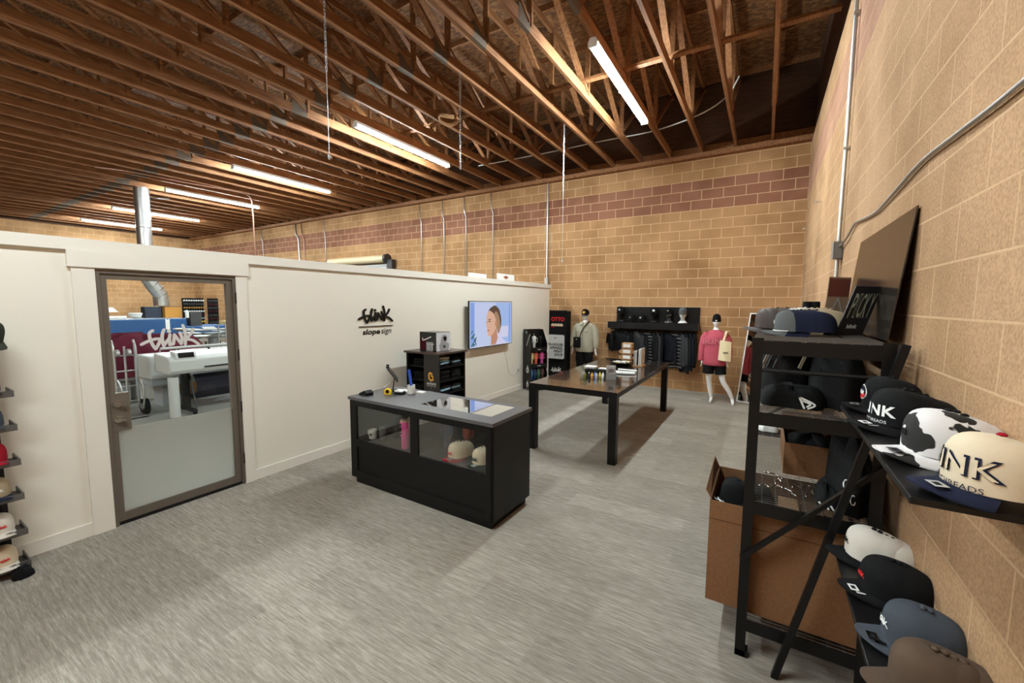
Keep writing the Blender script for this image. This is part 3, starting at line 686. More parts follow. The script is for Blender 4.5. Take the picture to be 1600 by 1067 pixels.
mat('coral_t', (226, 110, 96), .5); mat('pink_t', (226, 96, 168), .5); mat('cream_t', (222, 208, 150), .5); mat('sky_t', (70, 120, 176), .5); mat('green_t', (70, 104, 84), .5); mat('choc_t', (92, 62, 56), .5); mat('navy_t', (38, 62, 104), .5)
tumbler((-2.90, 2.80, SH), 'hot pink insulated tumbler with a black tag inside the left counter window', 'hot_pink', .29, lid='tan_lid', tag=True, handle=False)
tumbler((-2.58, 3.02, SH), 'blue handled tumbler at the back of the right counter window', 'blue_t', .27)
tumbler((-2.40, 3.12, SH), 'rust coloured handled tumbler at the back of the right counter window', 'rust_t', .25)
def glassware(loc, label, h=.15, r=.036):
    m = MB(); m.lathe([(r*.8, 0), (r*.9, .004), (r, h), (r*.93, h), (r*.8, .012)], loc, 18); m.build('pint_glass', mat('glassware', (225, 228, 228), .05, trans=.92, spec=.8), label=label, cat='glass', smooth='auto')
glassware((-3.26, 2.84, SH), 'clear drinking glass beside the white mug in the counter')
glassware((-3.22, 2.98, SH), 'clear drinking glass behind the one next to the white mug', .12)
mug((-3.12, 3.02, SH), 'black mug with white lettering inside the counter', -.5, mt='black_satin')
glassware((-3.02, 3.10, SH), 'dark tinted bottle shaped glass at the back left of the counter', .22, .03)
g_ = 'cream caps inside the counter'
c1 = cap('cream cap with red brim and red script inside the counter', (-2.30, 2.86, SH), -PI/2-.25, 'cream', 'cap_red', ('script', 'thread_red', .075, .045), sticker='sticker', button='thread_black', eyelets='thread_black')
nest(c1, 2, .034, 'cream cap nested behind the red brimmed one in the counter', 'cream caps behind the red brimmed one')
c2 = cap('cream cap with dark green brim and green script inside the counter', (-2.03, 2.86, SH), -PI/2-.25, 'cream', mat('cap_green', (34, 48, 44), .9), ('script', 'thread_green', .085, .045), sticker='white_plastic', button='thread_black', eyelets='thread_black')
nest(c2, 2, .034, 'cream cap nested behind the green brimmed one in the counter', 'cream caps behind the green brimmed one')

# things on the counter top
t = thing('tablet_stand', 'tablet on a black stand, seen from behind, on the left of the counter', 'tablet stand', (-3.42, 3.13, CT), -.75)
MB().box(-.07, .07, -.05, .05, 0, .012).build('base', 'black_satin', t, bevel=.003)
m = MB(); m.bar((-.028, 0, .01), (-.028, .02, .15), .02, .01).bar((.028, 0, .01), (.028, .02, .15), .02, .01); m.build('uprights', 'black_satin', t)
tf = lambda p: Vector((p[0], p[1]*math.cos(.9)-p[2]*math.sin(.9), p[1]*math.sin(.9)+p[2]*math.cos(.9)+.20))
m = MB(); m.box(-.125, .125, -.09, .09, -.006, .006, tf=lambda p: Vector((p[0], p[1]*math.cos(-.95)-p[2]*math.sin(-.95), p[1]*math.sin(-.95)+p[2]*math.cos(-.95)+.19))); m.build('tablet', 'dark_metal', t, bevel=.003)
for x in (-.07, .07): MB().cbox((x, -.05, .272), (.03, .03, .02)).build('clamp', 'black_satin', t)
m = MB(); m.tube(cat_rom([(-3.5, 3.2, 1.12), (-3.56, 3.22, .98), (-3.60, 3.15, .925), (-3.68, 3.2, .8)]), .003, 5); m.build('charging_cable', 'paper', label='thin white cable trailing from the tablet over the counter edge', cat='cable')
t = thing('tape_measure', 'yellow and black tape measure in front of the tablet stand', 'tape measure', (-3.33, 2.98, CT), .5)
MB().prism([(-.035, 0), (.035, 0), (.037, .03), (.02, .06), (-.01, .068), (-.035, .05)], lambda a, b: (a, -.02, b), lambda a, b: (a, .02, b)).build('case', mat('yellow', (236, 196, 30), .5), t, bevel=.004)
MB().tube([(0, -.023, .035), (0, .023, .035)], .019, 12).build('hub', 'black_satin', t)
t = thing('barcode_scanner', 'small white and black card reader right of the tape measure', 'card reader', (-3.24, 3.06, CT), .3)
MB().box(-.055, .055, -.035, .035, .0, .028).build('body', 'black_satin', t, bevel=.006)
MB().box(-.045, .045, -.03, .028, .028, .036, tf=lambda p: Vector((p[0], p[1], p[2]+.2*(p[1]+.03)))).build('cover', 'white_plastic', t)
t = mug((-3.155, 3.14, CT), 'white mug holding a blue stick on the counter top', -.4, 1.0)
m = MB(); m.bar((-3.15, 3.15, CT+.012), (-3.21, 3.165, CT+.25), .030, .006); m.build('ruler', mat('royal_blue', (38, 78, 178), .4), label='blue plastic stick standing in the white mug', cat='ruler')
for i, (x, y) in enumerate(((-3.30, 3.20), (-3.10, 3.23))):
    m = MB(); m.cbox((x, y, CT+.006), (.10, .06, .012)); m.build('card_stack', 'paper', label='white card stack lying %s the mug on the counter' % ('left of' if i == 0 else 'right of'), cat='cards')
m = MB(); m.prism([(-.06, 0), (.06, 0), (.065, .03), (.03, .055), (-.05, .02)], lambda a, b: (-3.51+a, 2.80, CT+b), lambda a, b: (-3.50+a, 2.88, CT+b)); m.build('phone_holder', 'black_satin', label='small black wedge at the left front corner of the counter', cat='card holder')

# ---------------------------------------------------------------- long dark table
TX0, TX1, TY0, TY1, TZ = -2.55, -1.395, 4.61, 7.58, .862
t = thing('long_table', 'long dark glossy table on square black legs behind the counter', 'table', ((TX0+TX1)/2, (TY0+TY1)/2, 0))
ax, ay = (TX1-TX0)/2, (TY1-TY0)/2
MB().box(-ax, ax, -ay, ay, TZ-.012, TZ).build('tabletop', 'table_top', t)
m = MB(); m.box(-ax+.1, ax-.1, -ay+.005, -ay+.04, TZ-.07, TZ-.012).box(-ax+.1, ax-.1, ay-.04, ay-.005, TZ-.07, TZ-.012).box(-ax+.005, -ax+.04, -ay+.1, ay-.1, TZ-.07, TZ-.012).box(ax-.04, ax-.005, -ay+.1, ay-.1, TZ-.07, TZ-.012); m.build('apron', 'black_satin', t)
for sx in (-1, 1):
    for sy in (-1, 1):
        MB().cbox((sx*(ax-.05), sy*(ay-.05), (TZ-.012)/2), (.095, .095, TZ-.012)).build('leg', 'black_satin', t, bevel=.003)

BT = [(-2.06, 5.32, (120, 130, 60), 'green', .08), (-2.015, 5.35, (240, 240, 235), 'white capped black', .085), (-1.965, 5.33, (228, 170, 80), 'orange', .085), (-1.955, 5.42, (70, 120, 190), 'blue', .085), (-1.912, 5.36, (210, 208, 220), 'pale grey', .08), (-1.888, 5.43, (226, 210, 70), 'yellow', .085), (-1.835, 5.40, (240, 240, 240), 'all white', .09)]
for x, y, col, nm, h in BT:
    t = thing('sample_bottle', nm+' small bottle in the row at the front of the long table', 'bottle', (x, y, TZ), 0, 'small bottles on the table')
    cm_ = mat('btl_'+nm.replace(' ', '_'), col if nm[:5] != 'white' else (30, 30, 30), .4)
    m = MB(); m.lathe([(.016, 0), (.018, .003), (.018, h*.66), (.008, h*.8)], n=12); m.build('body', cm_, t, smooth='auto')
    m = MB(); m.lathe([(.009, 0), (.009, h*.12), (.004, h*.2)], (0, 0, h*.8), 10); m.build('cap', cm_ if nm[:5] != 'white' else 'white_plastic', t, smooth='auto')
t = thing('riser_box', 'black open box behind the row of small bottles', 'box', (-2.02, 5.66, TZ), .05)
MB().box(-.14, .14, -.10, .10, 0, .085).build('body', 'black_matte', t)
MB().box(-.135, .135, -.103, -.1, .01, .08).build('front_panel', 'black_satin', t)
m = MB(); m.cbox((-2.12, 5.70, TZ+.085+.018), (.16, .12, .03)); m.build('white_pad', 'paper', bevel=.008, label='white pad lying on the black box on the table', cat='pad')
m = MB(); m.cbox((-1.94, 5.72, TZ+.085+.006), (.12, .1, .01)); m.build('paper_sheet', 'paper', label='white sheet beside the pad on the black box', cat='paper')
t = thing('brochure_holder', 'clear holder with grey brochures standing beside the bottles', 'brochure holder', (-1.735, 5.43, TZ), .35)
m = MB(); m.box(-.065, .065, .02, .024, 0, .19).box(-.065, .065, -.035, -.031, 0, .08).box(-.065, -.062, -.035, .024, 0, .1).box(.062, .065, -.035, .024, 0, .1).box(-.065, .065, -.035, .024, 0, .003); m.build('holder', mat('acrylic', (225, 228, 230), .1, trans=.7), t)
m = MB()
for k in range(4): m.box(-.058, .058, .014-.009*k, .019-.009*k, .004, .18-.006*k)
m.build('brochures', mat('brochure', (178, 176, 174), .6), t)
m = MB()
for k in range(5): m.box(-.035, .035, -.0178, -.0174, .1+.009*k, .104+.009*k)
m.build('print', 'nozzle', t)
t = thing('round_tray', 'black round tray heaped with small white and yellow items', 'tray', (-1.98, 6.72, TZ))
m = MB(); m.lathe([(.10, 0), (.17, .06), (.18, .065), (.165, .062), (.10, .012), (.001, .012)], n=24); m.build('dish', 'black_satin', t, smooth='auto')
for k in range(12):
    a = random.uniform(0, 6.28); q = .11*math.sqrt(random.random()); m = MB(); m.cbox((-1.98+q*math.cos(a), 6.72+q*math.sin(a), TZ+.062+.008*(k % 3)), (.07, .035, .014))
    m.build('packet', 'paper' if k % 3 else 'yellow', group='packets heaped in the tray', label='%s packet in the heap on the black round tray' % ('white' if k % 3 else 'yellow'), cat='packet')
for k, (x, y, l, rz) in enumerate(((-1.72, 6.02, .30, .1), (-1.70, 6.10, .28, .0), (-1.68, 5.92, .26, .3), (-1.78, 5.98, .12, .6))):
    m = MB(); dx, dy = l/2*math.cos(rz), l/2*math.sin(rz); m.tube([(x-dx, y-dy, TZ+.016+.02*(k == 1)), (x+dx, y+dy, TZ+.016+.02*(k == 1))], .016, 10); m.build('rolled_print', 'white_plastic', smooth='auto', label=('long white rolled print nearest the table edge', 'white rolled print lying furthest back on the pile', 'white rolled print lying askew in front', 'short white rolled print beside the brochure holder')[k], cat='rolled print')
m = MB(); m.cbox((-1.86, 6.0, TZ+.008), (.14, .1, .012)); m.build('sticker_sheet', mat('pale_pink', (226, 180, 186), .6), label='pink and white printed sheet among the rolled prints', cat='sheet')
# stack of small wooden crates (swatch tower)
t = thing('swatch_tower', 'tall beige tower of little boxes at the far end of the table', 'display tower', (-1.93, 6.9, TZ), .0)
for k in range(4):
    m = MB(); m.box(-.085, .085, -.06, .06, .095*k, .095*k+.085); m.build('box', 'cardboard_light', t)
    m = MB(); m.box(-.06, .06, -.062, -.0605, .095*k+.015, .095*k+.07); m.build('label', 'paper', t)
    if k in (1, 2):
        for s_ in (-1, 1): MB().cbox((s_*.11, 0, .095*k+.03), (.045, .08, .045)).build('side_bin', 'cardboard_light', t)
t = thing('swatch_books', 'row of upright grey and white sample boards beside the beige tower', 'sample boards', (-1.73, 6.9, TZ))
for k in range(5):
    MB().box(-.06+.025*k, -.045+.025*k, -.12, .12, 0, .25+.012*k).build('board', ('brochure', 'paper', 'nozzle', 'paper', 'white_plastic')[k], t)
MB().box(-.09, .08, -.13, .13, 0, .02).build('base', 'cardboard_light', t)

# ---------------------------------------------------------------- folded clothes carousel with a box on top
t = thing('cube_shelf', 'black open shelving cube against the white partition with folded clothes', 'shelf unit', (-4.015, 4.50, 0))
MB().box(-.33, .33, -.31, .31, 1.175, 1.20).build('top_panel', mat('walnut', (70, 54, 48), .3), t)
m = MB(); m.box(-.30, -.28, -.29, .29, 0, 1.175).box(.28, .30, .265, .29, 0, 1.175).box(-.28, .28, .27, .29, 0, 1.175).box(-.28, .0, -.02, 0, 0, 1.175).box(-.29, -.27, -.29, -.27, 0, 1.175)
m.build('side_panels', 'black_lam', t)
MB().box(.03, .30, -.29, -.27, 0, 1.175).build('printed_panel', 'dark_metal', t)
for z in (.05, .42, .62, .80, .99):
    MB().box(-.28, .298, -.268, .268, z-.01, z+.008).build('shelf', 'black_lam', t)
m = MB(); f = on_front(.165, -.2915, .86)
stroke(m, [(.012, .05), (-.03, .055), (-.042, .0), (-.012, -.04), (.03, -.03)], .026, f); stroke(m, [(.0, .02), (.028, .018), (.03, -.02)], .02, f); m.build('emblem', 'gold', t)
m = MB(); text(m, 'carhartt', .052, on_front(.165, -.2918, .775), bold=.03); text(m, 'COMPANY GEAR', .022, on_front(.165, -.2918, .74)); text(m, '+', .03, on_front(.165, -.2918, .71)); text(m, 'blink', .038, on_front(.165, -.2918, .66), bold=.02); m.build('lettering', 'white_plastic', t)
def folded(x, y, z, n, wx, wy, mats, labf, grp):
    for k in range(n):
        m = MB(); zz = z+k*.033
        a = random.uniform(-.01, .01)
        def fn(uu, vv, zz=zz, a=a):
            return None
        sx, sy = wx/2*random.uniform(.92, 1), wy/2*random.uniform(.92, 1)
        rings = [(.0, .9), (.006, 1), (.018, 1.0), (.028, .95), (.031, .6)]
        vs = []; fs = []; N = 16
        for (hz, sc) in rings:
            for i in range(N):
                q = 2*PI*i/N; c_, s_ = math.cos(q), math.sin(q); p = 5
                rr = 1/((abs(c_)**p+abs(s_)**p)**(1/p)); vs.append((x+a+sx*sc*rr*c_, y+sy*sc*rr*s_, zz+hz+.003*math.sin(3*q+k)))
        for j in range(len(rings)-1):
            for i in range(N): fs.append((j*N+i, j*N+(i+1) % N, (j+1)*N+(i+1) % N, (j+1)*N+i))
        fs += [tuple(range(N))[::-1], tuple(len(rings)*N-N+i for i in range(N))]
        m.add(vs, fs); m.build('folded_garment', mats[k % len(mats)], smooth='auto', label=labf(k), cat='folded clothes', group=grp)
cx_, cy_ = -4.015, 4.50
folded(cx_+.16, cy_-.12, .998, 4, .24, .24, ['dark_fab', 'lt_blue_fab', 'lt_blue_fab', 'shirt'], lambda k: ['dark folded garment at the bottom of the front pile on the top shelf', 'pale blue folded garment, lower of two in the front pile', 'pale blue folded garment, upper of two in the front pile', 'grey green folded garment on top of the front pile'][k], 'folded clothes on the top shelf')
folded(cx_+.16, cy_+.14, .998, 3, .24, .22, ['dark_fab', 'lt_blue_fab', 'dark_fab'], lambda k: ['dark folded garment at the bottom of the rear pile on the top shelf', 'pale blue folded garment in the rear pile on the top shelf', 'dark folded garment on top of the rear pile on the top shelf'][k], 'folded clothes on the top shelf')
for (yy, nm) in ((-.12, 'front'), (.14, 'rear')):
    folded(cx_+.16, cy_+yy, .808, 4, .25, .23, ['dark_fab'], lambda k: 'black folded garment in the %s pile on the second shelf' % nm, 'black folded clothes, %s pile of the second shelf' % nm)
    folded(cx_+.16, cy_+yy, .628, 3, .25, .23, ['dark_fab', 'lt_blue_fab'], lambda k: ['black folded garment at the bottom of the %s pile on the third shelf', 'patterned pale folded garment in the %s pile on the third shelf', 'black folded garment on top of the %s pile on the third shelf'][k] % nm, 'folded clothes on the third shelf')
    folded(cx_+.16, cy_+yy, .428, 3, .25, .23, ['dark_fab'], lambda k: 'black folded garment in the %s pile on the fourth shelf' % nm, 'black folded clothes, %s pile of the fourth shelf' % nm)
for z, nm in ((.998, 'top'), (.808, 'second'), (.628, 'third')):
    folded(cx_-.13, cy_-.15, z, 3, .2, .2, ['dark_fab'], lambda k: 'black folded garment in the left cubby of the %s shelf' % nm, 'black folded clothes in the %s left cubby' % nm)
t = thing('printed_box', 'dark and white printed cube box standing on the shelving cube', 'box', (-3.99, 4.45, 1.2), -.05)
MB().box(-.16, .16, -.14, .14, 0, .27).build('carton', 'screen_black', t)
m = MB(); F2 = lambda a, b, h: (.161+h, a, b+.135); m.add([F2(a, b, 0) for a, b in ((-.138, -.13), (.138, -.13), (.138, .13), (-.138, .13))], [(0, 1, 2, 3)], 0)
ov2 = lambda cx, cy, rx, ry, h, mi: m.add([F2(cx+rx*math.cos(2*PI*k/20), cy+ry*math.sin(2*PI*k/20), h) for k in range(20)], [tuple(range(20))], mi)
ov2(.02, .045, .06, .055, .001, 1); ov2(.03, .04, .035, .035, .0012, 2); ov2(-.02, .02, .035, .02, .0014, 1)
m.add([F2(a, b, .0011) for a, b in ((-.07, -.13), (.1, -.13), (.12, -.04), (.05, 0), (-.05, 0), (-.08, -.05))], [tuple(range(6))], 1); text(m, '96', .05, lambda a, b, h: F2(a+.02, b-.07, .002), 2, bold=.05)
m.build('white_side_print', [mat('print_white', (214, 216, 222), .4), mat('print_grey', (158, 160, 166), .4), 'screen_black'], t)
m = MB(); f = on_front(0, -.1412, .135)
m.add([f(a, b, 0) for a, b in ((-.15, -.12), (-.02, -.12), (-.02, .06), (-.15, .04))], [(0, 1, 2, 3)], 1); m.add([f(a, b, .0004) for a, b in ((-.03, -.13), (.1, -.13), (.1, .0), (-.03, .0))], [(0, 1, 2, 3)], 2)
stroke(m, [(-.10, .045), (-.085, .02), (.06, .07)], .018, lambda a, b, h: f(a, b, .001), 0); text(m, 'TT', .12, lambda a, b, h: f(a+.05, b-.07, .0012), 0)
m.build('dark_side_print', ['white_plastic', 'maroon', 'print_grey'], t)

# ---------------------------------------------------------------- tumbler display stand
t = thing('drinkware_stand', 'black stepped stand of insulated tumblers beside the partition', 'display stand', (-4.24, 7.95, 0), math.radians(60))
# local: front faces -Y; x across; depth y
prof = [(-.16, 0), (.17, 0), (.17, 1.32), (.02, 1.32), (-.16, 1.02), (-.16, .90), (-.13, .86), (-.16, .80), (-.16, .50), (-.13, .46), (-.16, .40)]
for sx, nm in ((-.205, 'side_panel'), (.195, 'side_panel')):
    MB().prism([(-q[0], q[1]) for q in prof], lambda a, b: (sx, -a, b), lambda a, b: (sx+.012, -a, b)).build(nm, 'black_satin', t)
MB().box(-.195, .195, .155, .17, 0, 1.32).build('back_panel', 'black_satin', t)
for z in (.21, .56, .91):
    MB().box(-.195, .195, -.15, .155, z-.01, z).build('shelf', 'black_satin', t)
    MB().box(-.195, .195, -.165, -.15, z-.06, z+.03).build('shelf_lip', 'black_satin', t)
    m = MB(); text(m, 'HYDRO', .028, on_front(0, -.1665, z-.015), bold=.03); m.build('lip_lettering', 'white_plastic', t)
MB().box(-.195, .195, -.15, .15, 0, .06).build('kick_panel', 'black_satin', t)
m = MB()
sf = lambda a, b, h: (-.2052-h, -a, b)
def drop(cx, cy, r_):
    pts = [(cx+r_*math.cos(q), cy+r_*math.sin(q)) for q in [math.radians(x) for x in range(150, 391, 20)]]+[(cx, cy+r_*2.0)]; m.add([sf(a, b, 0) for a, b in pts], [tuple(range(len(pts)))], 0)
    for s_ in (-1, 1): m.add([sf(cx+s_*r_*.35+r_*.28*math.cos(2*PI*k/12), cy+r_*.28*math.sin(2*PI*k/12), .001) for k in range(12)], [tuple(range(12))], 1)
drop(.02, .44, .06); drop(.02, .12, .05); drop(-.04, 1.25, .02); text(m, 'hydrojug', .04, lambda a, b, h: sf(a, b+.03, 0), 0)
stroke(m, [(.11, 1.22), (-.03, .98)], .03, sf, 2)
m.build('side_print', ['white_plastic', 'screen_black', 'brochure'], t)
RT = math.radians(60)
def lw(x, y): return (-4.24+x*math.cos(RT)-y*math.sin(RT), 7.95+x*math.sin(RT)+y*math.cos(RT))
for z, row in ((.91, [(-.08, 'white_plastic', 'white'), (.08, 'black_satin', 'black')]), (.56, [(-.14, 'cream_t', 'cream yellow'), (-.03, 'coral_t', 'coral'), (.12, 'pink_t', 'bright pink')]), (.21, [(-.15, 'sky_t', 'light blue'), (-.06, 'navy_t', 'deep blue'), (.04, 'green_t', 'green'), (.14, 'choc_t', 'brown')])):
    for x, mt, nm in row:
        a, b = lw(x, -.07); tumbler((a, b, z), nm+' tumbler on the %s step of the black stand' % {.91: 'top', .56: 'middle', .21: 'lowest'}[z], mt, .27, rz=RT-.3, group='tumblers on the black stand', straw=(nm == 'white'))

# ---------------------------------------------------------------- tall black sign tower
t = thing('sign_tower', 'tall black cardboard display tower in the corner by the partition end', 'display tower', (-4.31, 9.28, 0))
MB().box(-.235, .235, -.05, .2, 0, 1.70).build('body', 'black_matte', t)
MB().box(-.245, .245, -.06, -.04, 1.69, 1.72).build('top_edge', 'black_satin', t)
m = MB(); text(m, 'OTTO', .125, on_front(0, -.052, 1.50), bold=.05); m.build('red_lettering', 'thread_red', t)
m = MB()
for k in range(4):
    ov3 = [(-.13+.075*k+.05*math.cos(2*PI*i/14), 1.35+.05*math.sin(2*PI*i/14)*(1 if math.sin(2*PI*i/14) > 0 else .4)) for i in range(14)]
    m.add([(a, -.0525-.0004*k, b) for a, b in ov3], [tuple(range(14))], 0)
m.add([(a, -.0545, b) for a, b in ((-.19, 1.30), (-.07, 1.30), (-.1, 1.335), (-.17, 1.335))], [(0, 1, 2, 3)], 1)
m.build('cap_picture', ['cream', 'cap_red'], t)
m = MB(); logo(m, on_front(-.02, -.053, .26), .30, .06); m.build('script_lettering', 'white_plastic', t)
def rrect(w_, h_, r_, n=5):
    pts = []
    for cx, cy, a0 in ((w_/2-r_, h_/2-r_, 0), (-w_/2+r_, h_/2-r_, 90), (-w_/2+r_, -h_/2+r_, 180), (w_/2-r_, -h_/2+r_, 270)):
        for k in range(n+1):
            q = math.radians(a0+90*k/n); pts.append((cx+r_*math.cos(q), cy+r_*math.sin(q)))
    return pts
t = thing('shop_sign', 'pale grey rounded sign board with black lettering on the black tower', 'sign', (-4.33, 9.17, .53))
MB().prism(rrect(.50, .61, .05), lambda a, b: (a, -.015, b+.305), lambda a, b: (a, .0, b+.305)).build('border', 'black_satin', t)
MB().prism(rrect(.475, .585, .045), lambda a, b: (a, -.020, b+.305), lambda a, b: (a, -.015, b+.305)).build('board', mat('sign_grey', (198, 200, 198), .5), t)
m = MB()
for i, s_ in enumerate(('IN-HOUSE', 'APPAREL', 'PRINT', 'SHOP')):
    vs, fs = text_mesh(s_, .088, .03); mx = max(v[0] for v in vs); m.add([(v[0]-mx+.205, -.0215, v[1]+.355-.082*i) for v in vs], fs)
text(m, 'blink', .04, on_front(0, -.0215, .52), bold=.03)
m.build('lettering', 'thread_black', t)
m = MB(); m.box(-4.64, -4.60, 9.33, 9.38, 0, 1.45).build('display_board', 'dark_metal', label='narrow dark board standing upright left of the black tower', cat='board')

# ---------------------------------------------------------------- cap shelf and clothes rail on the back wall
t = thing('wall_shelf', 'black wall shelf with a backboard carrying caps on busts', 'shelf', (-2.1, YB, 1.30))
MB().box(-.88, .92, -.025, -.003, .17, .52).build('backboard', 'black_lam', t)
MB().box(-1.0, .93, -.30, -.003, .15, .175).build('shelf_board', 'black_lam', t)
m = MB(); m.box(-1.0, .93, -.305, -.285, .03, .175).box(-1.0, -.98, -.285, -.003, .03, .15).box(.91, .93, -.285, -.003, .03, .15); m.build('front_board', 'black_lam', t)
m = MB(); m.tube([(-.98, -.17, .0), (.91, -.17, .0)], .013, 10); m.build('rail', 'black_satin', t)
for x in (-.97, 0, .9): MB().cbox((x, -.17, .075), (.014, .014, .15)).build('rail_bracket', 'black_satin', t)
for x in (-.97, .9): MB().box(x-.008, x+.008, -.16, -.003, .13, .15).build('wall_bracket', 'black_satin', t)

def head_mesh(mb, c, s=1.0, bust=False, face=1):
    """abstract mannequin head facing -Y"""
    def fn(uu, vv):
        th = PI*vv; ph = 2*PI*uu; x, y, z = math.sin(th)*math.sin(ph), -math.sin(th)*math.cos(ph), math.cos(th)
        k = 1-.30*max(0, -z-.15)*(1+.2*y); X, Y, Z = .075*x*k, .095*y*(1-.22*max(0, -z-.2)), .118*z
        fr = max(0, -y)
        if fr > .3:
            Y -= .020*math.exp(-(x/.16)**2)*math.exp(-((z+.12)/.22)**2)*face       # nose
            Y += .010*math.exp(-((abs(x)-.36)/.17)**2)*math.exp(-((z-.10)/.13)**2)  # eye sockets
            Y -= .007*math.exp(-(x/.3)**2)*math.exp(-((z+.46)/.09)**2)              # lips
            Y -= .010*math.exp(-(x/.3)**2)*math.exp(-((z+.82)/.16)**2)              # chin
        if abs(y) < .35: X += .008*math.copysign(1, x)*math.exp(-((z+.02)/.18)**2)*math.exp(-((y-.1)/.12)**2)
        return (c[0]+X*s, c[1]+Y*s, c[2]+Z*s)
    mb.grid(fn, 28, 24)
    mb.lathe([(.048*s, -.17*s), (.046*s, -.1*s), (.05*s, -.05*s)], (c[0], c[1]+.015*s, c[2]), 14)
    if bust: mb.lathe([(.10*s, -.20*s), (.10*s, -.185*s), (.075*s, -.165*s), (.05*s, -.14*s)], (c[0], c[1]+.01*s, c[2]), 18, sx=1.0, sy=.7)
def bust(x, mt, label):
    t = thing('cap_bust', label, 'display head', (x, YB-.16, 1.475)); m = MB(); head_mesh(m, (0, 0, .195), .95, True); m.build('head', mt, t, smooth=True); return t
B_ = [(-2.84, 'black_satin'), (-2.59, 'black_satin'), (-2.36, 'black_satin'), (-2.09, 'black_satin'), (-1.79, 'chrome_dark'), (-1.50, 'mannequin')]
mat('chrome_dark', (130, 130, 132), .2, metal=.8)
bl = ['black display head at the left end of the wall shelf', None, None, 'glossy black display head in the middle of the wall shelf', 'silver display head second from the right on the wall shelf', 'white display head rightmost on the wall shelf']
cl = ['black cap with white label on the leftmost display head', 'plain black cap lying on the wall shelf, second from left', 'black cap with pale badge on the wall shelf, third from left', 'black cap with a white patch on the middle display head', 'black cap with glinting badge on the silver display head', 'grey camouflage cap on the white display head']
for i, (x, mt) in enumerate(B_):
    if bl[i]: bust(x, mt, bl[i])
    z = 1.475+(.192 if bl[i] else .03)+(.01 if i == 0 else 0)
    cap(cl[i], (x, YB-.17, z), -PI/2+(-.1 if i < 3 else 0), 'cap_black' if i < 5 else 'cap_grey', 'cap_black' if i < 5 else 'cap_grey', ('patch', ('sticker', 'thread_white', 'sticker', 'thread_white', 'chrome', 'nozzle')[i], (.022, .010, .022, .028, .018, .02)[i], .05), scale=.98)

# hanging garments
def garment(x, w_, L_, rz, mt, label, grp=None, sl=.55, stripes=False, hood=False):
    t = thing('hanging_garment', label, 'garment', (x, YB-.17, 1.30), rz, grp)
    m = MB(); m.tube([(0, .0, .0), (0, .0, .018), (.014, 0, .014)], .003, 5); m.tube([(0, -.2, -.09), (0, 0, -.03), (0, .2, -.09)], .006, 6); m.tube([(0, 0, 0), (0, 0, -.035)], .003, 5); m.build('hanger', 'black_satin', t)
    hw = w_/2
    def fn(uu, vv):            # body tube; long axis along local y
        z = -.035-L_*vv; q = 2*PI*uu
        sh = min(1, .25+vv*9) if vv < .09 else 1
        hwv = (.04+(hw-.04)*min(1, (vv*L_)/.15)**.8)*(1-.06*vv+.05*math.sin(vv*5))
        th = (.018+.028*min(1, vv*6))*(1+.25*math.sin(5*q+vv*7+x*9)*min(1, vv*2))
        return (th*math.cos(q), hwv*math.sin(q), z-.012*math.sin(3*q)*vv)
    m.grid(fn, 26, 30)
    if stripes:
        for i in range(len(m.m)): m.m[i] = 1 if (i % 30) % 3 == 1 else 0
    m.build('body', [mt, 'grey_stripe'] if stripes else mt, t, smooth=True)
    for s_ in (-1, 1):
        m = MB()
        def fs_(uu, vv):
            q = 2*PI*uu; cy = s_*(hw*.88+.05*math.sin(vv*1.6)); z = -.13-sl*vv
            return (.028*math.cos(q)*(1-.3*vv), cy+(.055*(1-.35*vv))*math.sin(q), z+.02*math.sin(q)*s_*(1-vv))
        m.grid(fs_, 14, 6); m.build('sleeve', [mt, 'grey_stripe'] if stripes else mt, t, smooth=True)
        if stripes: pass
    if hood:
        m = MB(); m.grid(lambda a, b: (.045*math.cos(2*PI*a)*math.sin(PI*(.05+.9*b)), .11*math.sin(2*PI*a)*math.sin(PI*(.05+.9*b)), -.09-.09*math.cos(PI*(.05+.9*b))), 14, 8); m.build('hood', mt, t, smooth=True)
    return t
gx = -3.02; i = 0; cnt = {}; mat('charcoal_fab', (50, 50, 51), .95, noise=.2, nscale=20); mat('navy_fab', (19, 20, 27), .95, noise=.2, nscale=20)
while gx < -1.16:
    st = i in (9, 14)
    mt = ('dark_fab', 'navy_fab', 'dark_fab', 'charcoal_fab')[i % 4] if i > 4 else 'dark_fab'
    L_ = .46 if i < 5 else (.58+.14*((i*7) % 5)/4 if i < 14 else .70+.07*((i*2) % 3))
    lb = ('black and grey striped top on the rail, %s of the two striped ones' % ('left' if i == 9 else 'right')) if st else ('short black tee in the group at the left end of the rail' if i < 5 else {'dark_fab': 'plain black garment hanging on the rail below the cap shelf', 'navy_fab': 'dark navy garment hanging on the rail below the cap shelf', 'charcoal_fab': 'charcoal grey garment hanging on the rail below the cap shelf'}[mt])
    if not st:
        cnt[mt, i < 5] = cnt.get((mt, i < 5), -1)+1; lb = nth(cnt[mt, i < 5])+' '+lb+(', counting from the left' if i > 4 else '')
    garment(gx, .46+.03*(i % 3), L_, math.radians(16+9*((i*5) % 6)) if not st else math.radians(72), mt, lb, 'garments on the rail: '+('striped' if st else 'short' if i < 5 else mt[:-4].replace('dark', 'black')), sl=.22 if i < 5 else .56, stripes=st, hood=(i > 15))
    gx += .068 if i < 5 else (.092 if not st and i not in (8, 13) else .15); i += 1

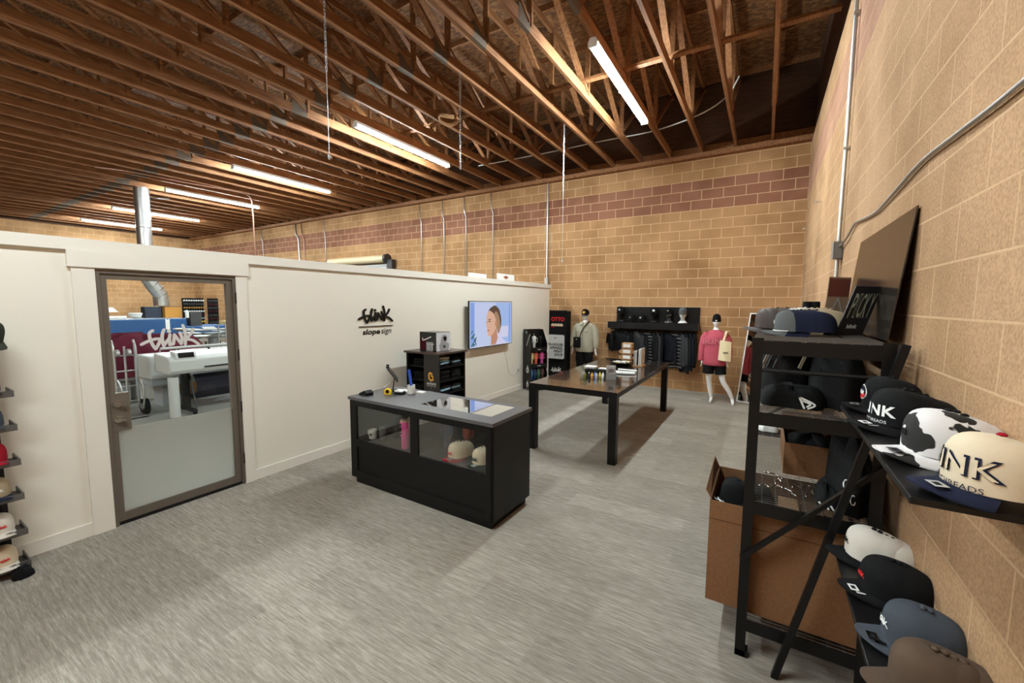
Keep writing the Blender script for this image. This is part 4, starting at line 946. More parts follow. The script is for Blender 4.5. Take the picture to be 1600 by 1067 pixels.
# ---------------------------------------------------------------- mannequins
def hand(mb, c, down=(0, 0, -1), side=1, s=1.0, fwd=(0, -1, 0)):
    c = Vector(c); d_ = Vector(down).normalized(); f = Vector(fwd); lat = d_.cross(f).normalized(); f = lat.cross(d_).normalized()
    P = [(c, .024*s), (c+d_*.045*s, .028*s), (c+d_*.085*s, .026*s)]; m = skin([(tuple(p), (q, q*.62)) for p, q in P], [(0, 1), (1, 2)], 1); mb.add(m.v, m.f)
    for i, (o, l) in enumerate(((-.028, .062), (-.010, .074), (.010, .070), (.027, .055))):
        b = c+d_*.085*s+f*o*s*-1; cur = lat*(-side)*.010*s
        m = skin([(tuple(b-d_*.01), .0095*s), (tuple(b+d_*l*.5*s+cur*.5), .0088*s), (tuple(b+d_*l*s+cur*1.8), .0072*s)], [(0, 1), (1, 2)], 1); mb.add(m.v, m.f)
    b = c+d_*.03*s+f*.025*s
    m = skin([(tuple(b), .011*s), (tuple(b+f*.022*s+d_*.025*s), .010*s), (tuple(b+f*.026*s+d_*.055*s), .008*s)], [(0, 1), (1, 2)], 1); mb.add(m.v, m.f)

# female
fx, fy = -.775, 8.74
t = thing('mannequin', 'white female mannequin in a pink sweater, black shorts and beanie', 'mannequin', (fx, fy, 0))
m = MB(); head_mesh(m, (0, 0, 1.555), .86)
b = skin([((0, .01, .80), (.13, .10)), ((0, .01, .95), (.12, .09)), ((0, .01, 1.15), (.12, .09)), ((0, .015, 1.33), (.12, .07)), ((0, .015, 1.42), .045), ((0, .01, 1.48), .042),
          ((-.09, .01, .76), .085), ((-.085, -.01, .47), .055), ((-.08, .01, .40), .05), ((-.06, .02, .25), .047), ((-.03, .03, .09), .03), ((-.03, .0, .045), .032), ((-.035, -.12, .02), (.032, .02)),
          ((.09, .01, .76), .085), ((.15, -.03, .47), .055), ((.175, -.03, .40), .05), ((.27, .0, .25), .047), ((.335, .03, .09), .03), ((.34, .0, .045), .032), ((.36, -.12, .02), (.032, .02)),
          ((-.15, .015, 1.31), .05), ((-.19, .0, 1.05), .038), ((-.21, -.02, .82), .026), ((.15, .015, 1.31), .05), ((.20, .0, 1.05), .038), ((.21, -.03, .84), .026)],
         [(0, 1), (1, 2), (2, 3), (3, 4), (4, 5), (0, 6), (6, 7), (7, 8), (8, 9), (9, 10), (10, 11), (11, 12), (0, 13), (13, 14), (14, 15), (15, 16), (16, 17), (17, 18), (18, 19), (3, 20), (20, 21), (21, 22), (3, 23), (23, 24), (24, 25)])
m.add(b.v, b.f); hand(m, (-.215, -.02, .82), (-.05, -.1, -1), -1, .9); hand(m, (.215, -.03, .84), (.05, -.1, -1), 1, .9)
m.build('body', 'mannequin', t, smooth=True)
def garment_tube(name, mt, par, rings, n=28, wr=.004, closed_top=False, smooth=True):
    m = MB()
    def fn(uu, vv):
        k = vv*(len(rings)-1); i = min(int(k), len(rings)-2); f = k-i; A, B = rings[i], rings[i+1]; q = 2*PI*uu
        z, cx, cy, rx, ry = [A[j]+(B[j]-A[j])*f for j in range(5)]
        c_, s_ = math.cos(q), math.sin(q); rr = 1/((abs(c_)**2.4+abs(s_)**2.4)**(1/2.4))
        wv = 1+wr/max(rx, .02)*math.sin(6*q+9*vv)
        return (cx+rx*rr*c_*wv, cy+ry*rr*s_*wv, z)
    m.grid(fn, n, (len(rings)-1)*3); return m.build(name, mt, par, smooth=smooth)
def sleeve(m, pts):
    P = cat_rom(pts, 4); m2 = MB(); n = 14; rings = []
    for i, p in enumerate(P):
        c_ = Vector(p[:3]); d_ = (Vector(P[min(i+1, len(P)-1)][:3])-Vector(P[max(i-1, 0)][:3])).normalized(); sx = d_.cross(Vector((0, 1, 0))).normalized(); uz = sx.cross(d_)
        rings += [tuple(c_+(sx*math.cos(2*PI*k/n)+uz*math.sin(2*PI*k/n))*p[3]*(1+.06*math.sin(i*1.7+k*2))) for k in range(n)]
    m.add(rings, [(i*n+k, i*n+(k+1) % n, (i+1)*n+(k+1) % n, (i+1)*n+k) for i in range(len(P)-1) for k in range(n)])
sw = MB()
rings = [(.73, .0, .01, .19, .14), (.76, 0, .01, .205, .15), (.95, 0, .01, .205, .15), (1.15, 0, .01, .195, .145), (1.28, 0, .01, .185, .12), (1.345, 0, .012, .15, .085), (1.385, 0, .012, .10, .065), (1.405, 0, .01, .062, .058)]
g = garment_tube('sweater', 'pink_fab', t, rings, wr=.006)
for s_ in (-1, 1):
    m = MB(); sleeve(m, [(s_*.12, .01, 1.33, .075), (s_*.185, .01, 1.22, .085), (s_*.22, .0, 1.02, .072), (s_*.235, -.015, .84, .055), (s_*.235, -.02, .80, .042)]); m.build('sweater_sleeve', 'pink_fab', t, smooth=True)
m = MB(); text(m, 'BLINK', .15, lambda a, b, h: (a*1.05, -.148-.006+.25*a*a, b+1.19), bold=.03); m.build('chest_print', mat('pink_print', (196, 108, 120), .9), t)
m = MB()
for s_ in (-1, 1): sleeve(m, [(s_*.07, .01, .80, .10), (s_*.095, .0, .70, .105), (s_*(.10 if s_ < 0 else .115), -.005, .56, .10)])
m.build('shorts', 'dark_fab', t, smooth=True)
def beanie(par, c, s):
    m = MB(); m.lathe([(.088, 0), (.092, .008), (.092, .05), (.087, .055), (.086, .09), (.07, .125), (.03, .15), (.001, .155)], c, 28, sx=s*.96, sy=s*1.16); m.build('beanie', 'cap_black', par, smooth='auto')
    m = MB(); m.cbox((c[0], c[1]-.108*s, c[2]+.028), (.035, .003, .014)); m.build('beanie_label', 'thread_white', par)
b_ = thing('beanie', 'black knit beanie with small white label on the female mannequin', 'beanie', (fx, fy+.005, 1.555)); beanie(b_, (0, 0, 0), .86)
for ch in b_.children:
    if ch.name.startswith('beanie') and 'label' not in ch.name: ch.name = 'knit_body'
t = thing('tote_bag', 'cream canvas tote bag hanging from the shoulder of the female mannequin', 'tote bag', (fx+.17, fy-.17, .83), -.1)
m = MB(); m.grid(lambda a, b: ((-.10+.02*b+(.22-.03*b)*a), -.012-.03*math.sin(PI*a)*(1-b*.6), .37*b+.02*(1-a)), 6, 8)
m.grid(lambda a, b: ((-.10+.02*b+(.22-.03*b)*a), .012, .37*b+.02*(1-a)), 6, 8)
m.build('bag_body', 'canvas', t, smooth=True)
m = MB(); m.bar((-.03, -.02, .36), (.0, .10, .56), .028, .004).bar((.0, .10, .56), (.05, .17, .56), .028, .004).bar((-.02, .0, .36), (.01, .11, .55), .028, .004); m.build('strap', 'canvas', t)
m = MB(); logo(m, lambda a, b, h: (.03+a, -.048-h, .17+b), .10, .06); m.build('print', 'nozzle', t)

# male
mx_, my_ = -3.60, 9.22
t = thing('mannequin', 'white male mannequin in a khaki overshirt and dark trousers behind the table', 'mannequin', (mx_, my_, 0))
m = MB(); head_mesh(m, (0, 0, 1.60), .98)
b = skin([((0, .01, .90), (.15, .10)), ((0, .01, 1.10), (.15, .10)), ((0, .01, 1.36), (.15, .09)), ((0, .01, 1.46), .055), ((0, .01, 1.52), .052),
          ((-.095, .01, .85), .09), ((-.10, 0, .48), .06), ((-.11, .02, .09), .04), ((-.12, -.1, .03), (.04, .025)), ((.095, .01, .85), .09), ((.10, 0, .48), .06), ((.11, .02, .09), .04), ((.12, -.1, .03), (.04, .025)),
          ((-.19, .01, 1.36), .06), ((-.25, .0, 1.08), .045), ((-.27, -.03, .84), .03), ((.19, .01, 1.36), .06), ((.25, .0, 1.08), .045), ((.27, -.03, .84), .03)],
         [(0, 1), (1, 2), (2, 3), (3, 4), (0, 5), (5, 6), (6, 7), (7, 8), (0, 9), (9, 10), (10, 11), (11, 12), (2, 13), (13, 14), (14, 15), (2, 16), (16, 17), (17, 18)])
m.add(b.v, b.f); hand(m, (-.285, -.03, .86), (-.03, -.05, -1), -1, 1.15); hand(m, (.285, -.03, .86), (.03, -.05, -1), 1, 1.15)
m.build('body', 'mannequin', t, smooth=True)
garment_tube('overshirt', 'shirt', t, [(.76, 0, .01, .205, .14), (.80, 0, .01, .215, .15), (1.05, 0, .01, .215, .15), (1.25, 0, .01, .225, .145), (1.36, 0, .01, .215, .12), (1.42, 0, .012, .15, .08), (1.455, 0, .012, .08, .07)], wr=.006)
for s_ in (-1, 1):
    m = MB(); sleeve(m, [(s_*.15, .01, 1.385, .07), (s_*.235, .01, 1.27, .082), (s_*.275, .0, 1.05, .075), (s_*.29, -.03, .92, .058), (s_*.29, -.03, .87, .052)]); m.build('shirt_sleeve', 'shirt', t, smooth=True)
m = MB(); m.bar((0, -.158, .79), (0, -.150, 1.35), .014, .004); m.bar((0, -.14, 1.35), (0, -.08, 1.45), .03, .004); m.build('placket', mat('shirt_shade', (140, 134, 116), .9), t)
for s_ in (-1, 1):
    m = MB(); m.add([(s_*.01, -.10, 1.45), (s_*.085, -.06, 1.475), (s_*.095, -.10, 1.41), (s_*.03, -.148, 1.385)], [(0, 1, 2, 3)]); m.add([(s_*.01, -.094, 1.45), (s_*.085, -.054, 1.475), (s_*.095, -.094, 1.41), (s_*.03, -.142, 1.385)], [(0, 1, 2, 3)]); m.build('collar', 'shirt', t)
    MB().add([(s_*.05, -.161, 1.22), (s_*.14, -.157, 1.22), (s_*.14, -.155, 1.24), (s_*.05, -.159, 1.24)], [(0, 1, 2, 3)]).build('pocket_flap', 'shirt_shade', t)
m = MB()
for s_ in (-1, 1): sleeve(m, [(s_*.085, .01, .88, .115), (s_*.10, .0, .70, .11), (s_*.105, .0, .45, .09), (s_*.115, .0, .06, .075)])
m.build('trousers', 'dark_fab', t, smooth=True)
cap('black cap with gold patch on the male mannequin', (mx_, my_+.01, 1.60), -PI/2, 'cap_black', 'cap_black', ('patch', 'gold', .034, .05), scale=1.05)
t = thing('crossbody_bag', 'small black crossbody bag worn by the male mannequin', 'bag', (mx_-.11, my_-.205, .86))
MB().cbox((0, 0, .125), (.17, .06, .25)).build('bag_body', 'black_matte', t, bevel=.015)
m = MB(); m.tube(cat_rom([(.06, .01, .24), (.11, .015, .40), (.20, .06, .55), (.245, .13, .62)]), .012, 6); m.build('strap', 'black_matte', t)
MB().cbox((0, -.032, .20), (.03, .003, .012)).build('label', 'thread_white', t)

# leaning mirror
t = thing('leaning_mirror', 'tall framed mirror leaning on the back wall right of the pink sweater', 'mirror', (-.17, 9.05, 0), -.30)
mw, mh, lean = .46, 1.72, .24
tf = lambda p: Vector((p[0], p[1]*1+lean*p[2]/mh*2+0, p[2]))
for a, b, c_, d_ in ((-mw/2, -mw/2+.02, 0, mh), (mw/2-.02, mw/2, 0, mh), (-mw/2+.02, mw/2-.02, 0, .02), (-mw/2+.02, mw/2-.02, mh-.02, mh)):
    MB().box(a, b, -.012, .016, c_, d_, tf=tf).build('frame', 'white_plastic', t)
MB().box(-mw/2+.02, mw/2-.02, -.004, .012, .02, mh-.02, tf=tf).build('mirror_glass', mat('mirror', (220, 222, 222), .02, metal=1), t)

# ---------------------------------------------------------------- storage rack on the right
RX0, RX1, RY0, RY1, RZ = -.045, .50, 2.40, 3.96, 1.71
t = thing('storage_rack', 'black metal storage rack with wire shelves against the right wall', 'storage rack', ((RX0+RX1)/2, (RY0+RY1)/2, 0))
hx, hy = (RX1-RX0)/2, (RY1-RY0)/2
for sx in (-1, 1):
    for sy in (-1, 1):
        m = MB(); x, y = sx*hx, sy*hy
        m.box(min(x, x-sx*.048), max(x, x-sx*.048), min(y, y-sy*.004), max(y, y-sy*.004), 0, RZ).box(min(x, x-sx*.004), max(x, x-sx*.004), min(y-sy*.004, y-sy*.05), max(y-sy*.004, y-sy*.05), 0, RZ)
        p = m.build('post', 'rack_black', t)
        MB().box(min(x, x-sx*.06), max(x, x-sx*.06), min(y, y-sy*.055), max(y, y-sy*.055), 0, .035).build('foot', 'rubber', p)
SZ = (1.70, 1.34, .87, .22)
for z in SZ:
    for sy in (-1, 1):
        y = sy*(hy-.007); MB().box(-hx+.006, hx-.006, y-.004, y+.004, z-.072, z-.006).build('cross_beam', 'rack_black', t)
    for sx in (-1, 1):
        x = sx*(hx-.007); MB().box(x-.004, x+.004, -hy+.006, hy-.006, z-.072, z-.006).build('side_beam', 'rack_black', t)
    m = MB(); k = -hx+.02
    while k < hx-.01: m.box(k-.0016, k+.0016, -hy+.005, hy-.005, z-.006, z-.003); k += .062
    k = -hy+.012
    while k < hy-.01: m.box(-hx+.01, hx-.01, k-.0016, k+.0016, z-.003, z); k += .026
    m.build('wire_shelf', 'wire', t)
m = MB(); m.tube([(-hx+.01, -hy+.012, 1.548), (hx-.01, -hy+.012, 1.548)], .010, 6); m.build('cross_rail', 'rack_black', t)
m = MB(); m.bar((-hx+.005, -hy-.008, .555), (hx-.01, -hy-.008, 1.15), .02, .028, up=(0, 1, 0)); m.build('front_brace', 'rack_black', t)
m = MB(); m.bar((-hx+.01, hy+.006, .9), (hx-.01, hy+.006, 1.3), .02, .022, up=(0, 1, 0)); m.build('rear_brace', 'rack_black', t)

# caps standing on top
ga = 'caps nested in the navy row on the rack'
c = cap('charcoal grey cap with white cord, first of the row on top of the rack', (.142, 2.84, RZ-.012), PI+.1, 'cap_grey', 'cap_grey', ('patch', 'thread_white', .014, .055), scale=.95)
m = MB(); m.tube([tuple(csurf(ph, .0, .004)+Vector((0, 0, .003))) for ph in [x*.1-1.2 for x in range(25)]], .003, 5); m.build('brim_cord', 'thread_white', c)
cn = cap('navy cap, first behind the charcoal one on the rack', (.16, 2.84, RZ-.012), PI+.1, 'cap_navy', 'cap_navy', group=ga, scale=.95)
nest(cn, 5, .018, 'navy cap nested in the row behind the charcoal cap on the rack', ga, jit=.03)
cb2 = cap('beige cap nearest the picture boards on top of the rack', (.25, 3.08, RZ-.012), PI+.1, 'cap_tan', 'cap_tan')
nest(cb2, 4, .022, 'beige cap nested in the row behind the navy caps', 'beige caps on the rack', jit=.03)
cb3 = cap('dark brown shiny cap at the left of the second row on the rack', (.045, 3.14, RZ-.012), PI-.2, 'cap_dkbrown', 'cap_dkbrown')
nest(cb3, 3, .028, 'dark brown cap nested in the second row on the rack', 'dark brown caps on the rack', jit=.05)
cb4 = cap('black cap lying behind the brown ones on the rack', (.10, 3.42, RZ-.012), PI, 'cap_black', 'cap_black')
nest(cb4, 5, .03, 'black cap nested in the third row on the rack', 'black caps of the third row on the rack', jit=.04)
cb5 = cap('white cap peeking over the navy row on the rack', (.19, 3.28, RZ-.01), PI+.1, 'cap_white', 'cap_white')
nest(cb5, 2, .035, 'white cap half hidden behind the navy row on the rack', 'white caps on the rack')
for i, x in enumerate((.255, .30)):
    m = MB(); m.grid(lambda a, b: (x+.026*math.cos(2*PI*a)*(1+.15*math.sin(9*b)), 3.62+.05*math.sin(2*PI*a), RZ+.19*b), 14, 8); m.add([(x+.026*math.cos(2*PI*k/14), 3.62+.05*math.sin(2*PI*k/14), RZ+.19) for k in range(14)], [tuple(range(14))])
    m.build('rolled_glove', 'cap_black', smooth='auto', label='upright black cloth roll on the rack, %s of the pair' % ('left' if i == 0 else 'right'), cat='cloth roll')

# boards leaning at the wall on top of the rack
def board(name, label, cat, BL, BR, U, th, mt, parts):
    t = thing(name, label, cat, BL); B = Vector(BR)-Vector(BL); Lb = B.length; bx = B.normalized(); Uv = Vector(U); n = bx.cross(Uv).normalized()*-1
    if n.y > 0: n = -n
    uz = Uv.normalized()
    fn = lambda a, b, h: tuple(bx*a+uz*b+n*h)
    m = MB(); H = Uv.length; m.prism([(0, 0), (Lb, 0), (Lb, H), (0, H)], lambda a, b: fn(a, b, 0), lambda a, b: fn(a, b, th)); m.build('panel', mt, t)
    parts(t, lambda a, b, h: fn(a, b, th+.001+h), Lb, H); return t
def pk(t, f, L_, H):
    m = MB(); x = .02
    for ch in 'PICKY':
        vs, fs = text_mesh(ch, .06, .012); w_ = max(v[0] for v in vs)-min(v[0] for v in vs); x0 = min(v[0] for v in vs)
        ymin = min(v[1] for v in vs); hh = max(v[1] for v in vs)-ymin
        tw = .012 if ch == 'I' else .023
        m.add([f(x+(v[0]-x0)/max(w_, .001)*tw, .10+(v[1]-ymin)/hh*.135, 0) for v in vs], fs, 0); 
        m.add([f(x+tw*.18+(v[0]-x0)/max(w_, .001)*tw*.64, .10+.008+(v[1]-ymin)/hh*.119, .0006) for v in vs], fs, 1) if ch == 'I' else None
        x += tw+.005
    m.build('tall_lettering', [mat('sage', (178, 184, 160), .6), 'dark_metal'], t)
    m = MB(); text(m, 'blink', .03, lambda a, b, h: f(a+L_*.45, b+.05, 0), bold=.04); m.build('small_lettering', 'white_plastic', t)
board('lettered_sign', 'small dark sign with tall pale letters leaning on top of the rack', 'sign', (.331, 2.847, RZ+.002), (.457, 2.939, RZ+.002), (.073, .010, .265), .006, 'dark_metal', pk)
def ea(t, f, L_, H):
    m = MB(); m.add([f(*q, 0) for q in ((.005, H*.62), (L_-.005, H*.62), (L_-.005, H*.97), (.005, H*.97))], [(0, 1, 2, 3)], 0)
    for a, b in (((.0, .0), (L_*.5, H*.6)), ((L_, 0), (L_*.5, H*.6)), ((.02, H*.2), (L_-.02, H*.2)), ((0, .01), (L_, .01))): stroke(m, [a, b], .012, lambda a_, b_, h: f(a_, b_, .001), 1)
    m.build('print', [mat('brick_print', (140, 74, 58), .6), 'white_plastic'], t)
board('picture_board', 'small board with a reddish top and a white A shape leaning behind the caps', 'picture board', (.345, 3.62, RZ+.002), (.485, 3.76, RZ+.002), (.02, .02, .36), .008, mat('pale_board', (190, 158, 126), .7), ea)
m = MB(); m.prism([(2.56, 0), (3.85, 0), (3.85, .61), (2.56, .61)], lambda a, b: (.492+b*.105, a, RZ+b), lambda a, b: (.498+b*.105, a, RZ+b))
m.build('dark_panel', mat('panel_gloss', (40, 34, 30), .18, spec=.6), label='large glossy dark panel leaning on the right wall above the rack', cat='panel')

# things inside the rack
def lump(name, x0, x1, y0, y1, z, h, mt, label, cat, seed=0, grp=None, n=26):
    rs = random.Random(seed); ph = [rs.uniform(0, 6.28) for _ in range(8)]; cx, cy = (x0+x1)/2, (y0+y1)/2
    m = MB()
    def fn(a, b):
        q = 2*PI*a; v = b*PI/2; c_, s_ = math.cos(q), math.sin(q); k = 1/((abs(c_)**3.5+abs(s_)**3.5)**(1/3.5)); wv = 1+.05*math.sin(5*q+ph[0])+.04*math.sin(9*q+ph[1])
        R_ = math.cos(v)**.45 if v < PI/2-.001 else 0
        return (cx+(x1-x0)/2*k*c_*R_*wv, cy+(y1-y0)/2*k*s_*R_*wv, z+h*math.sin(v)*(1+.12*math.sin(3*q+ph[2])+.10*math.sin(7*q+5*b+ph[3]))+.005)
    m.grid(fn, n, 9); return m.build(name, mt, smooth=True, label=label, cat=cat, group=grp)
o = lump('crumpled_garment', .0, .30, 2.52, 2.86, 1.342, .085, 'dark_fab', 'crumpled black garment with white triangular logo on the upper wire shelf', 'garment', 3)
m = MB(); f = lambda a, b, h: (.205+a, 2.508, 1.385+b*.9)
for q in ([(-.035, .03), (-.012, -.03)], [(-.035, .03), (.03, -.005), (.005, -.03)], [(-.018, .01), (.012, -.004), (0, -.02)]): stroke(m, q, .009, f)
m.build('logo_print', 'thread_white', o, world=True)
for k, (x0, x1, y0, y1, h) in enumerate(((-.01, .245, 2.92, 3.4, .31), (.24, .485, 2.60, 3.4, .31), (.0, .24, 3.42, 3.85, .32), (.25, .47, 3.42, 3.85, .30))):
    lump('garment_pile', x0, x1, y0, y1, 1.342, h, 'black_matte', 'soft black pile of clothes on the upper wire shelf, %s' % ('front left of four', 'front right of four', 'back left of four', 'back right of four')[k], 'clothes pile', 10+k)
for k, (x, y) in enumerate(((.0, 2.7), (.03, 2.75), (.06, 2.73), (.18, 2.8))):
    m = MB(); m.bar((x, y, 1.52), (x+.035, y+.03, 1.615), .004, .02); m.build('plastic_packet', ('brochure', 'nozzle', 'nozzle', 'shirt')[k], label='thin %s plastic packet leaning at the left of the upper shelf' % ('pale', 'dark', 'dull', 'olive')[k] if k < 3 else 'olive packet sticking out of the black clothes under the top shelf', cat='packet')
def open_box(name, label, x0, x1, y0, y1, z0, z1, flaps=True, mt='cardboard'):
    t = thing(name, label, 'cardboard box', ((x0+x1)/2, (y0+y1)/2, z0)); a, b, h = (x1-x0)/2, (y1-y0)/2, z1-z0; th = .005
    m = MB(); m.box(-a, a, -b, -b+th, 0, h).box(-a, a, b-th, b, 0, h).box(-a, -a+th, -b+th, b-th, 0, h).box(a-th, a, -b+th, b-th, 0, h).box(-a+th, a-th, -b+th, b-th, 0, th); m.build('carton', mt, t)
    return t, a, b, h
t, a, b, h = open_box('cardboard_box', 'open cardboard box of black cloth on the middle wire shelf', .14, .44, 2.90, 3.45, .872, 1.06)
m = MB(); m.add([(-a+.0, b-.01, h), (a, b-.01, h), (a, b+.12, h+.05), (-a, b+.12, h+.05), (-a+.0, b-.006, h), (a, b-.006, h), (a, b+.124, h+.05), (-a, b+.124, h+.05)], [(0, 1, 2, 3), (7, 6, 5, 4)]); m.build('rear_flap', 'cardboard', t)
m = MB(); f = on_front(-.06, -b-.001, .06)
for q in ([(-.016, -.025), (.016, -.025)], [(-.016, .025), (.016, .025)], [(-.016, -.025), (-.016, .025)], [(.016, -.025), (.016, .025)], [(-.012, -.012), (.012, -.012)], [(-.012, 0), (.012, 0)]): stroke(m, q, .0025, f)
m.build('printed_mark', mat('box_ink', (90, 56, 30), .8), t)
lump('cloth_in_box', .155, .425, 2.92, 3.43, .93, .115, 'cap_black', 'black cloth filling the open box on the middle shelf', 'cloth', 21)
lump('crumpled_bag', .0, .14, 3.78, 3.92, .872, .05, 'white_plastic', 'crumpled white plastic bag at the back left of the middle shelf', 'bag', 22)
m = MB(); m.lathe([(.06, 0), (.06, .17), (.055, .17)], (.30, 3.80, .872), 20); m.build('paper_tube', mat('brass_tube', (178, 142, 96), .4, metal=.3), smooth='auto', label='shiny tan cylinder at the back of the middle shelf', cat='cylinder')
t, a, b, h = open_box('cardboard_box', 'small light cardboard box at the back right of the middle shelf', .385, .485, 3.60, 3.85, .872, 1.10, mt='cardboard_light')
# metal clothing hooks on the middle shelf
hk = ((.07, 2.62, .3), (.12, 2.72, 1.2), (.17, 2.60, 2.1), (.22, 2.70, .6), (.10, 2.82, 2.6), (.26, 2.62, 1.0))
for k, (x, y, a) in enumerate(hk):
    m = MB(); c_, s_ = math.cos(a), math.sin(a); P = [(-.05, 0), (-.02, .012), (0, -.01), (.03, .01), (.05, 0), (.055, .015), (.04, .02)]
    m.tube(cat_rom([(x+p*c_-q*s_, y+p*s_+q*c_, .878+.006*(i % 2)) for i, (p, q) in enumerate(P)], 3), .004, 6); m.build('metal_hook', 'chrome', smooth=True, group='shiny hooks', label='shiny bent metal hook lying in the scatter on the middle wire shelf', cat='hook')
o = lump('black_duffel', .33, .493, 2.44, 2.95, .872, .34, 'cap_black', 'black bag with small white loops at the right of the middle shelf', 'bag', 30)
m = MB()
for (x, z) in ((.37, 1.03), (.40, .96)):
    m.tube([(x+.010*math.cos(q), 2.437+.004*math.sin(q), z+.022*math.sin(q)) for q in [2*PI*k/12 for k in range(13)]], .003, 5)
m.build('white_loop', 'thread_white', o, world=True)
o2 = lump('striped_shoe', .27, .36, 2.46, 2.7, .872, .09, 'cap_black', 'black slipper with white stripes at the right front of the middle shelf', 'slipper', 31)
m = MB()
for k in range(3): m.bar((.275+.02*k, 2.452, .915), (.295+.02*k, 2.452, .885), .004, .008)
m.build('stripes', 'thread_white', o2, world=True)
# big carton on the lowest shelf
t, a, b, h = open_box('cardboard_box', 'large cardboard box on the bottom of the rack, sticking out to the left', -.205, .46, 2.455, 3.02, .222, .80)
m = MB(); m.box(-a+.0, a, -b-.0015, -b, h-.105, h-.102); m.build('crease', 'box_ink', t)
m = MB(); m.box(-a-.004, -a, -b, b, h, h+.0); 
m = MB(); m.add([(-a, -b+.02, h), (-a, b-.02, h), (-a-.03, b-.03, h+.07), (-a-.03, -b+.06, h+.03), (-a+.004, -b+.02, h), (-a+.004, b-.02, h), (-a-.026, b-.03, h+.07), (-a-.026, -b+.06, h+.03)], [(0, 1, 2, 3), (7, 6, 5, 4), (2, 3, 7, 6), (0, 3, 7, 4), (1, 2, 6, 5)]); m.build('side_flap', 'cardboard', t)
lump('cloth_in_box', -.19, .12, 2.47, 3.0, .66, .12, 'cap_black', 'black cloth heaped in the left of the large bottom box', 'cloth', 40)
c = cap('black cap with white graphic on its brim in the large bottom box', (-.075, 2.62, .735), PI+.6, 'cap_black', 'cap_black', scale=.95)
m = MB(); f = lambda x, y, h: (.12+y*.8, x, .036)
for q in ([(-.04, 0), (-.02, .02), (.01, .0), (.04, .015)], [(-.03, -.015), (0, -.005), (.03, -.015)]): stroke(m, q, .008, f)
m.build('brim_graphic', 'thread_white', c)
for k, (x, y) in enumerate(((.17, 2.56), (.28, 2.56), (.385, 2.56), (.17, 2.75), (.28, 2.75), (.385, 2.75))):
    m = MB(); m.cbox((x, y, .67), (.095, .17, .16)); m.cbox((x, y-.0865, .69), (.03, .001, .03), 1); m.build('small_carton', ['cardboard_light' if k % 2 else 'cardboard', 'paper'], label='small brown carton packed in the right of the large box, %s' % ('front left', 'front middle', 'front right', 'back left', 'back middle', 'back right')[k], cat='carton')
lump('shoe_pile', .0, .42, 3.15, 3.8, .222, .2, 'black_matte', 'dark pile of cloth at the back of the lowest rack shelf', 'cloth', 50)

# ---------------------------------------------------------------- leaning ladder display with caps
HY0, HY1, ZU, ZL = 1.29, 2.355, 1.425, .76; HYL = .95
t = thing('ladder_shelf', 'black leaning ladder shelf holding caps against the right wall', 'ladder shelf', (.40, (HY0+HY1)/2, 0))
def wl(p): return (p[0]-.40, p[1]-(HY0+HY1)/2, p[2])
for y in (HY1-.01,):
    m = MB(); m.bar(wl((.135, y, 0)), wl((.515, y, 1.71)), .026, .03); m.build('leg', 'rack_black', t)
for z, nm in ((ZU, 'shelf'), (ZL, 'shelf')):
    x = .314 if z == ZU else .33
    m = MB(); m.box(x-.40, .562-.40, (HY0 if z == ZU else HYL)-(HY0+HY1)/2, HY1-(HY0+HY1)/2, z-.018, z); m.build(nm, 'rack_black', t, bevel=.003)
Zu, Zl = ZU+.001, ZL+.001
A1 = cap('black cap with a round blue red white patch on the ladder shelf', (.47, 2.26, Zu), PI+.05, 'cap_black', 'cap_black', ('roundel', 'thread_white', .032, .055), sticker='sticker')
A2 = cap('black cap with white block letters on the ladder shelf', (.44, 1.95, Zu), PI+.28, 'cap_black', 'cap_black', ('text', 'thread_white', .052, .050, 'BLINK', 'SPIRIT THREADS'), sticker='paper')
nest(A2, 3, .020, 'black cap nested behind the white lettered one', 'black caps behind the white lettered one', hgt=-.007)
A3 = cap('black and white cow print cap on the ladder shelf', (.46, 1.62, Zu), PI+.20, 'cow_print', 'cow_print', ('patch', 'thread_black', .012, .055), sticker='nozzle', button='thread_black')
nest(A3, 2, .018, 'cow print cap nested behind the front cow print cap', 'cow print caps behind the first', hgt=-.006)
A4 = cap('cream cap with navy brim and navy outlined letters on the upper ladder shelf', (.48, 1.37, Zu), PI+.25, 'cream', 'cap_navy', ('text', 'cap_navy', .066, .055, 'BLINK', 'SPIRIT THREADS'), sticker='sticker', button='cap_red')
m = MB(); text(m, 'BLINK', .057, lambda a, b, h: cap_front(a*1.03, b+.055, .0022), bold=.008, spacing=1.12); m.build('letter_fill', 'cream', A4)
B1 = cap('white cap with black brim and black script on the lower ladder shelf', (.455, 2.27, Zl), PI+.05, 'cap_white', 'cap_black', ('script', 'thread_black', .06, .06), button='thread_black')
nest(B1, 3, .020, 'white cap nested behind the black brimmed one', 'white caps nested on the lower shelf', hgt=-.009, jit=.02)
B2 = cap('black cap with small red script on the lower ladder shelf', (.465, 2.02, Zl), PI+.2, 'cap_black', 'cap_black', ('script', 'thread_red', .05, .055), sticker='paper')
nest(B2, 2, .020, 'black cap nested behind the red script one', 'black caps nested on the lower shelf', hgt=-.007, jit=.02)
B3 = cap('slate blue cap with white script on the lower ladder shelf', (.482, 1.74, Zl), PI+.1, 'cap_slate', 'cap_slate', ('script', 'thread_white', .06, .055), sticker='screen_black')
nest(B3, 1, .018, 'slate blue cap nested behind the front slate one', 'slate caps nested on the lower shelf', hgt=-.006, jit=.02)
B4 = cap('brown cap at the near end of the lower ladder shelf', (.46, 1.54, Zl+.002), PI+.25, 'cap_brown', 'cap_brown')
nest(B4, 3, .022, 'brown cap nested behind the nearest one', 'brown caps nested at the near end', hgt=-.008, jit=.02)

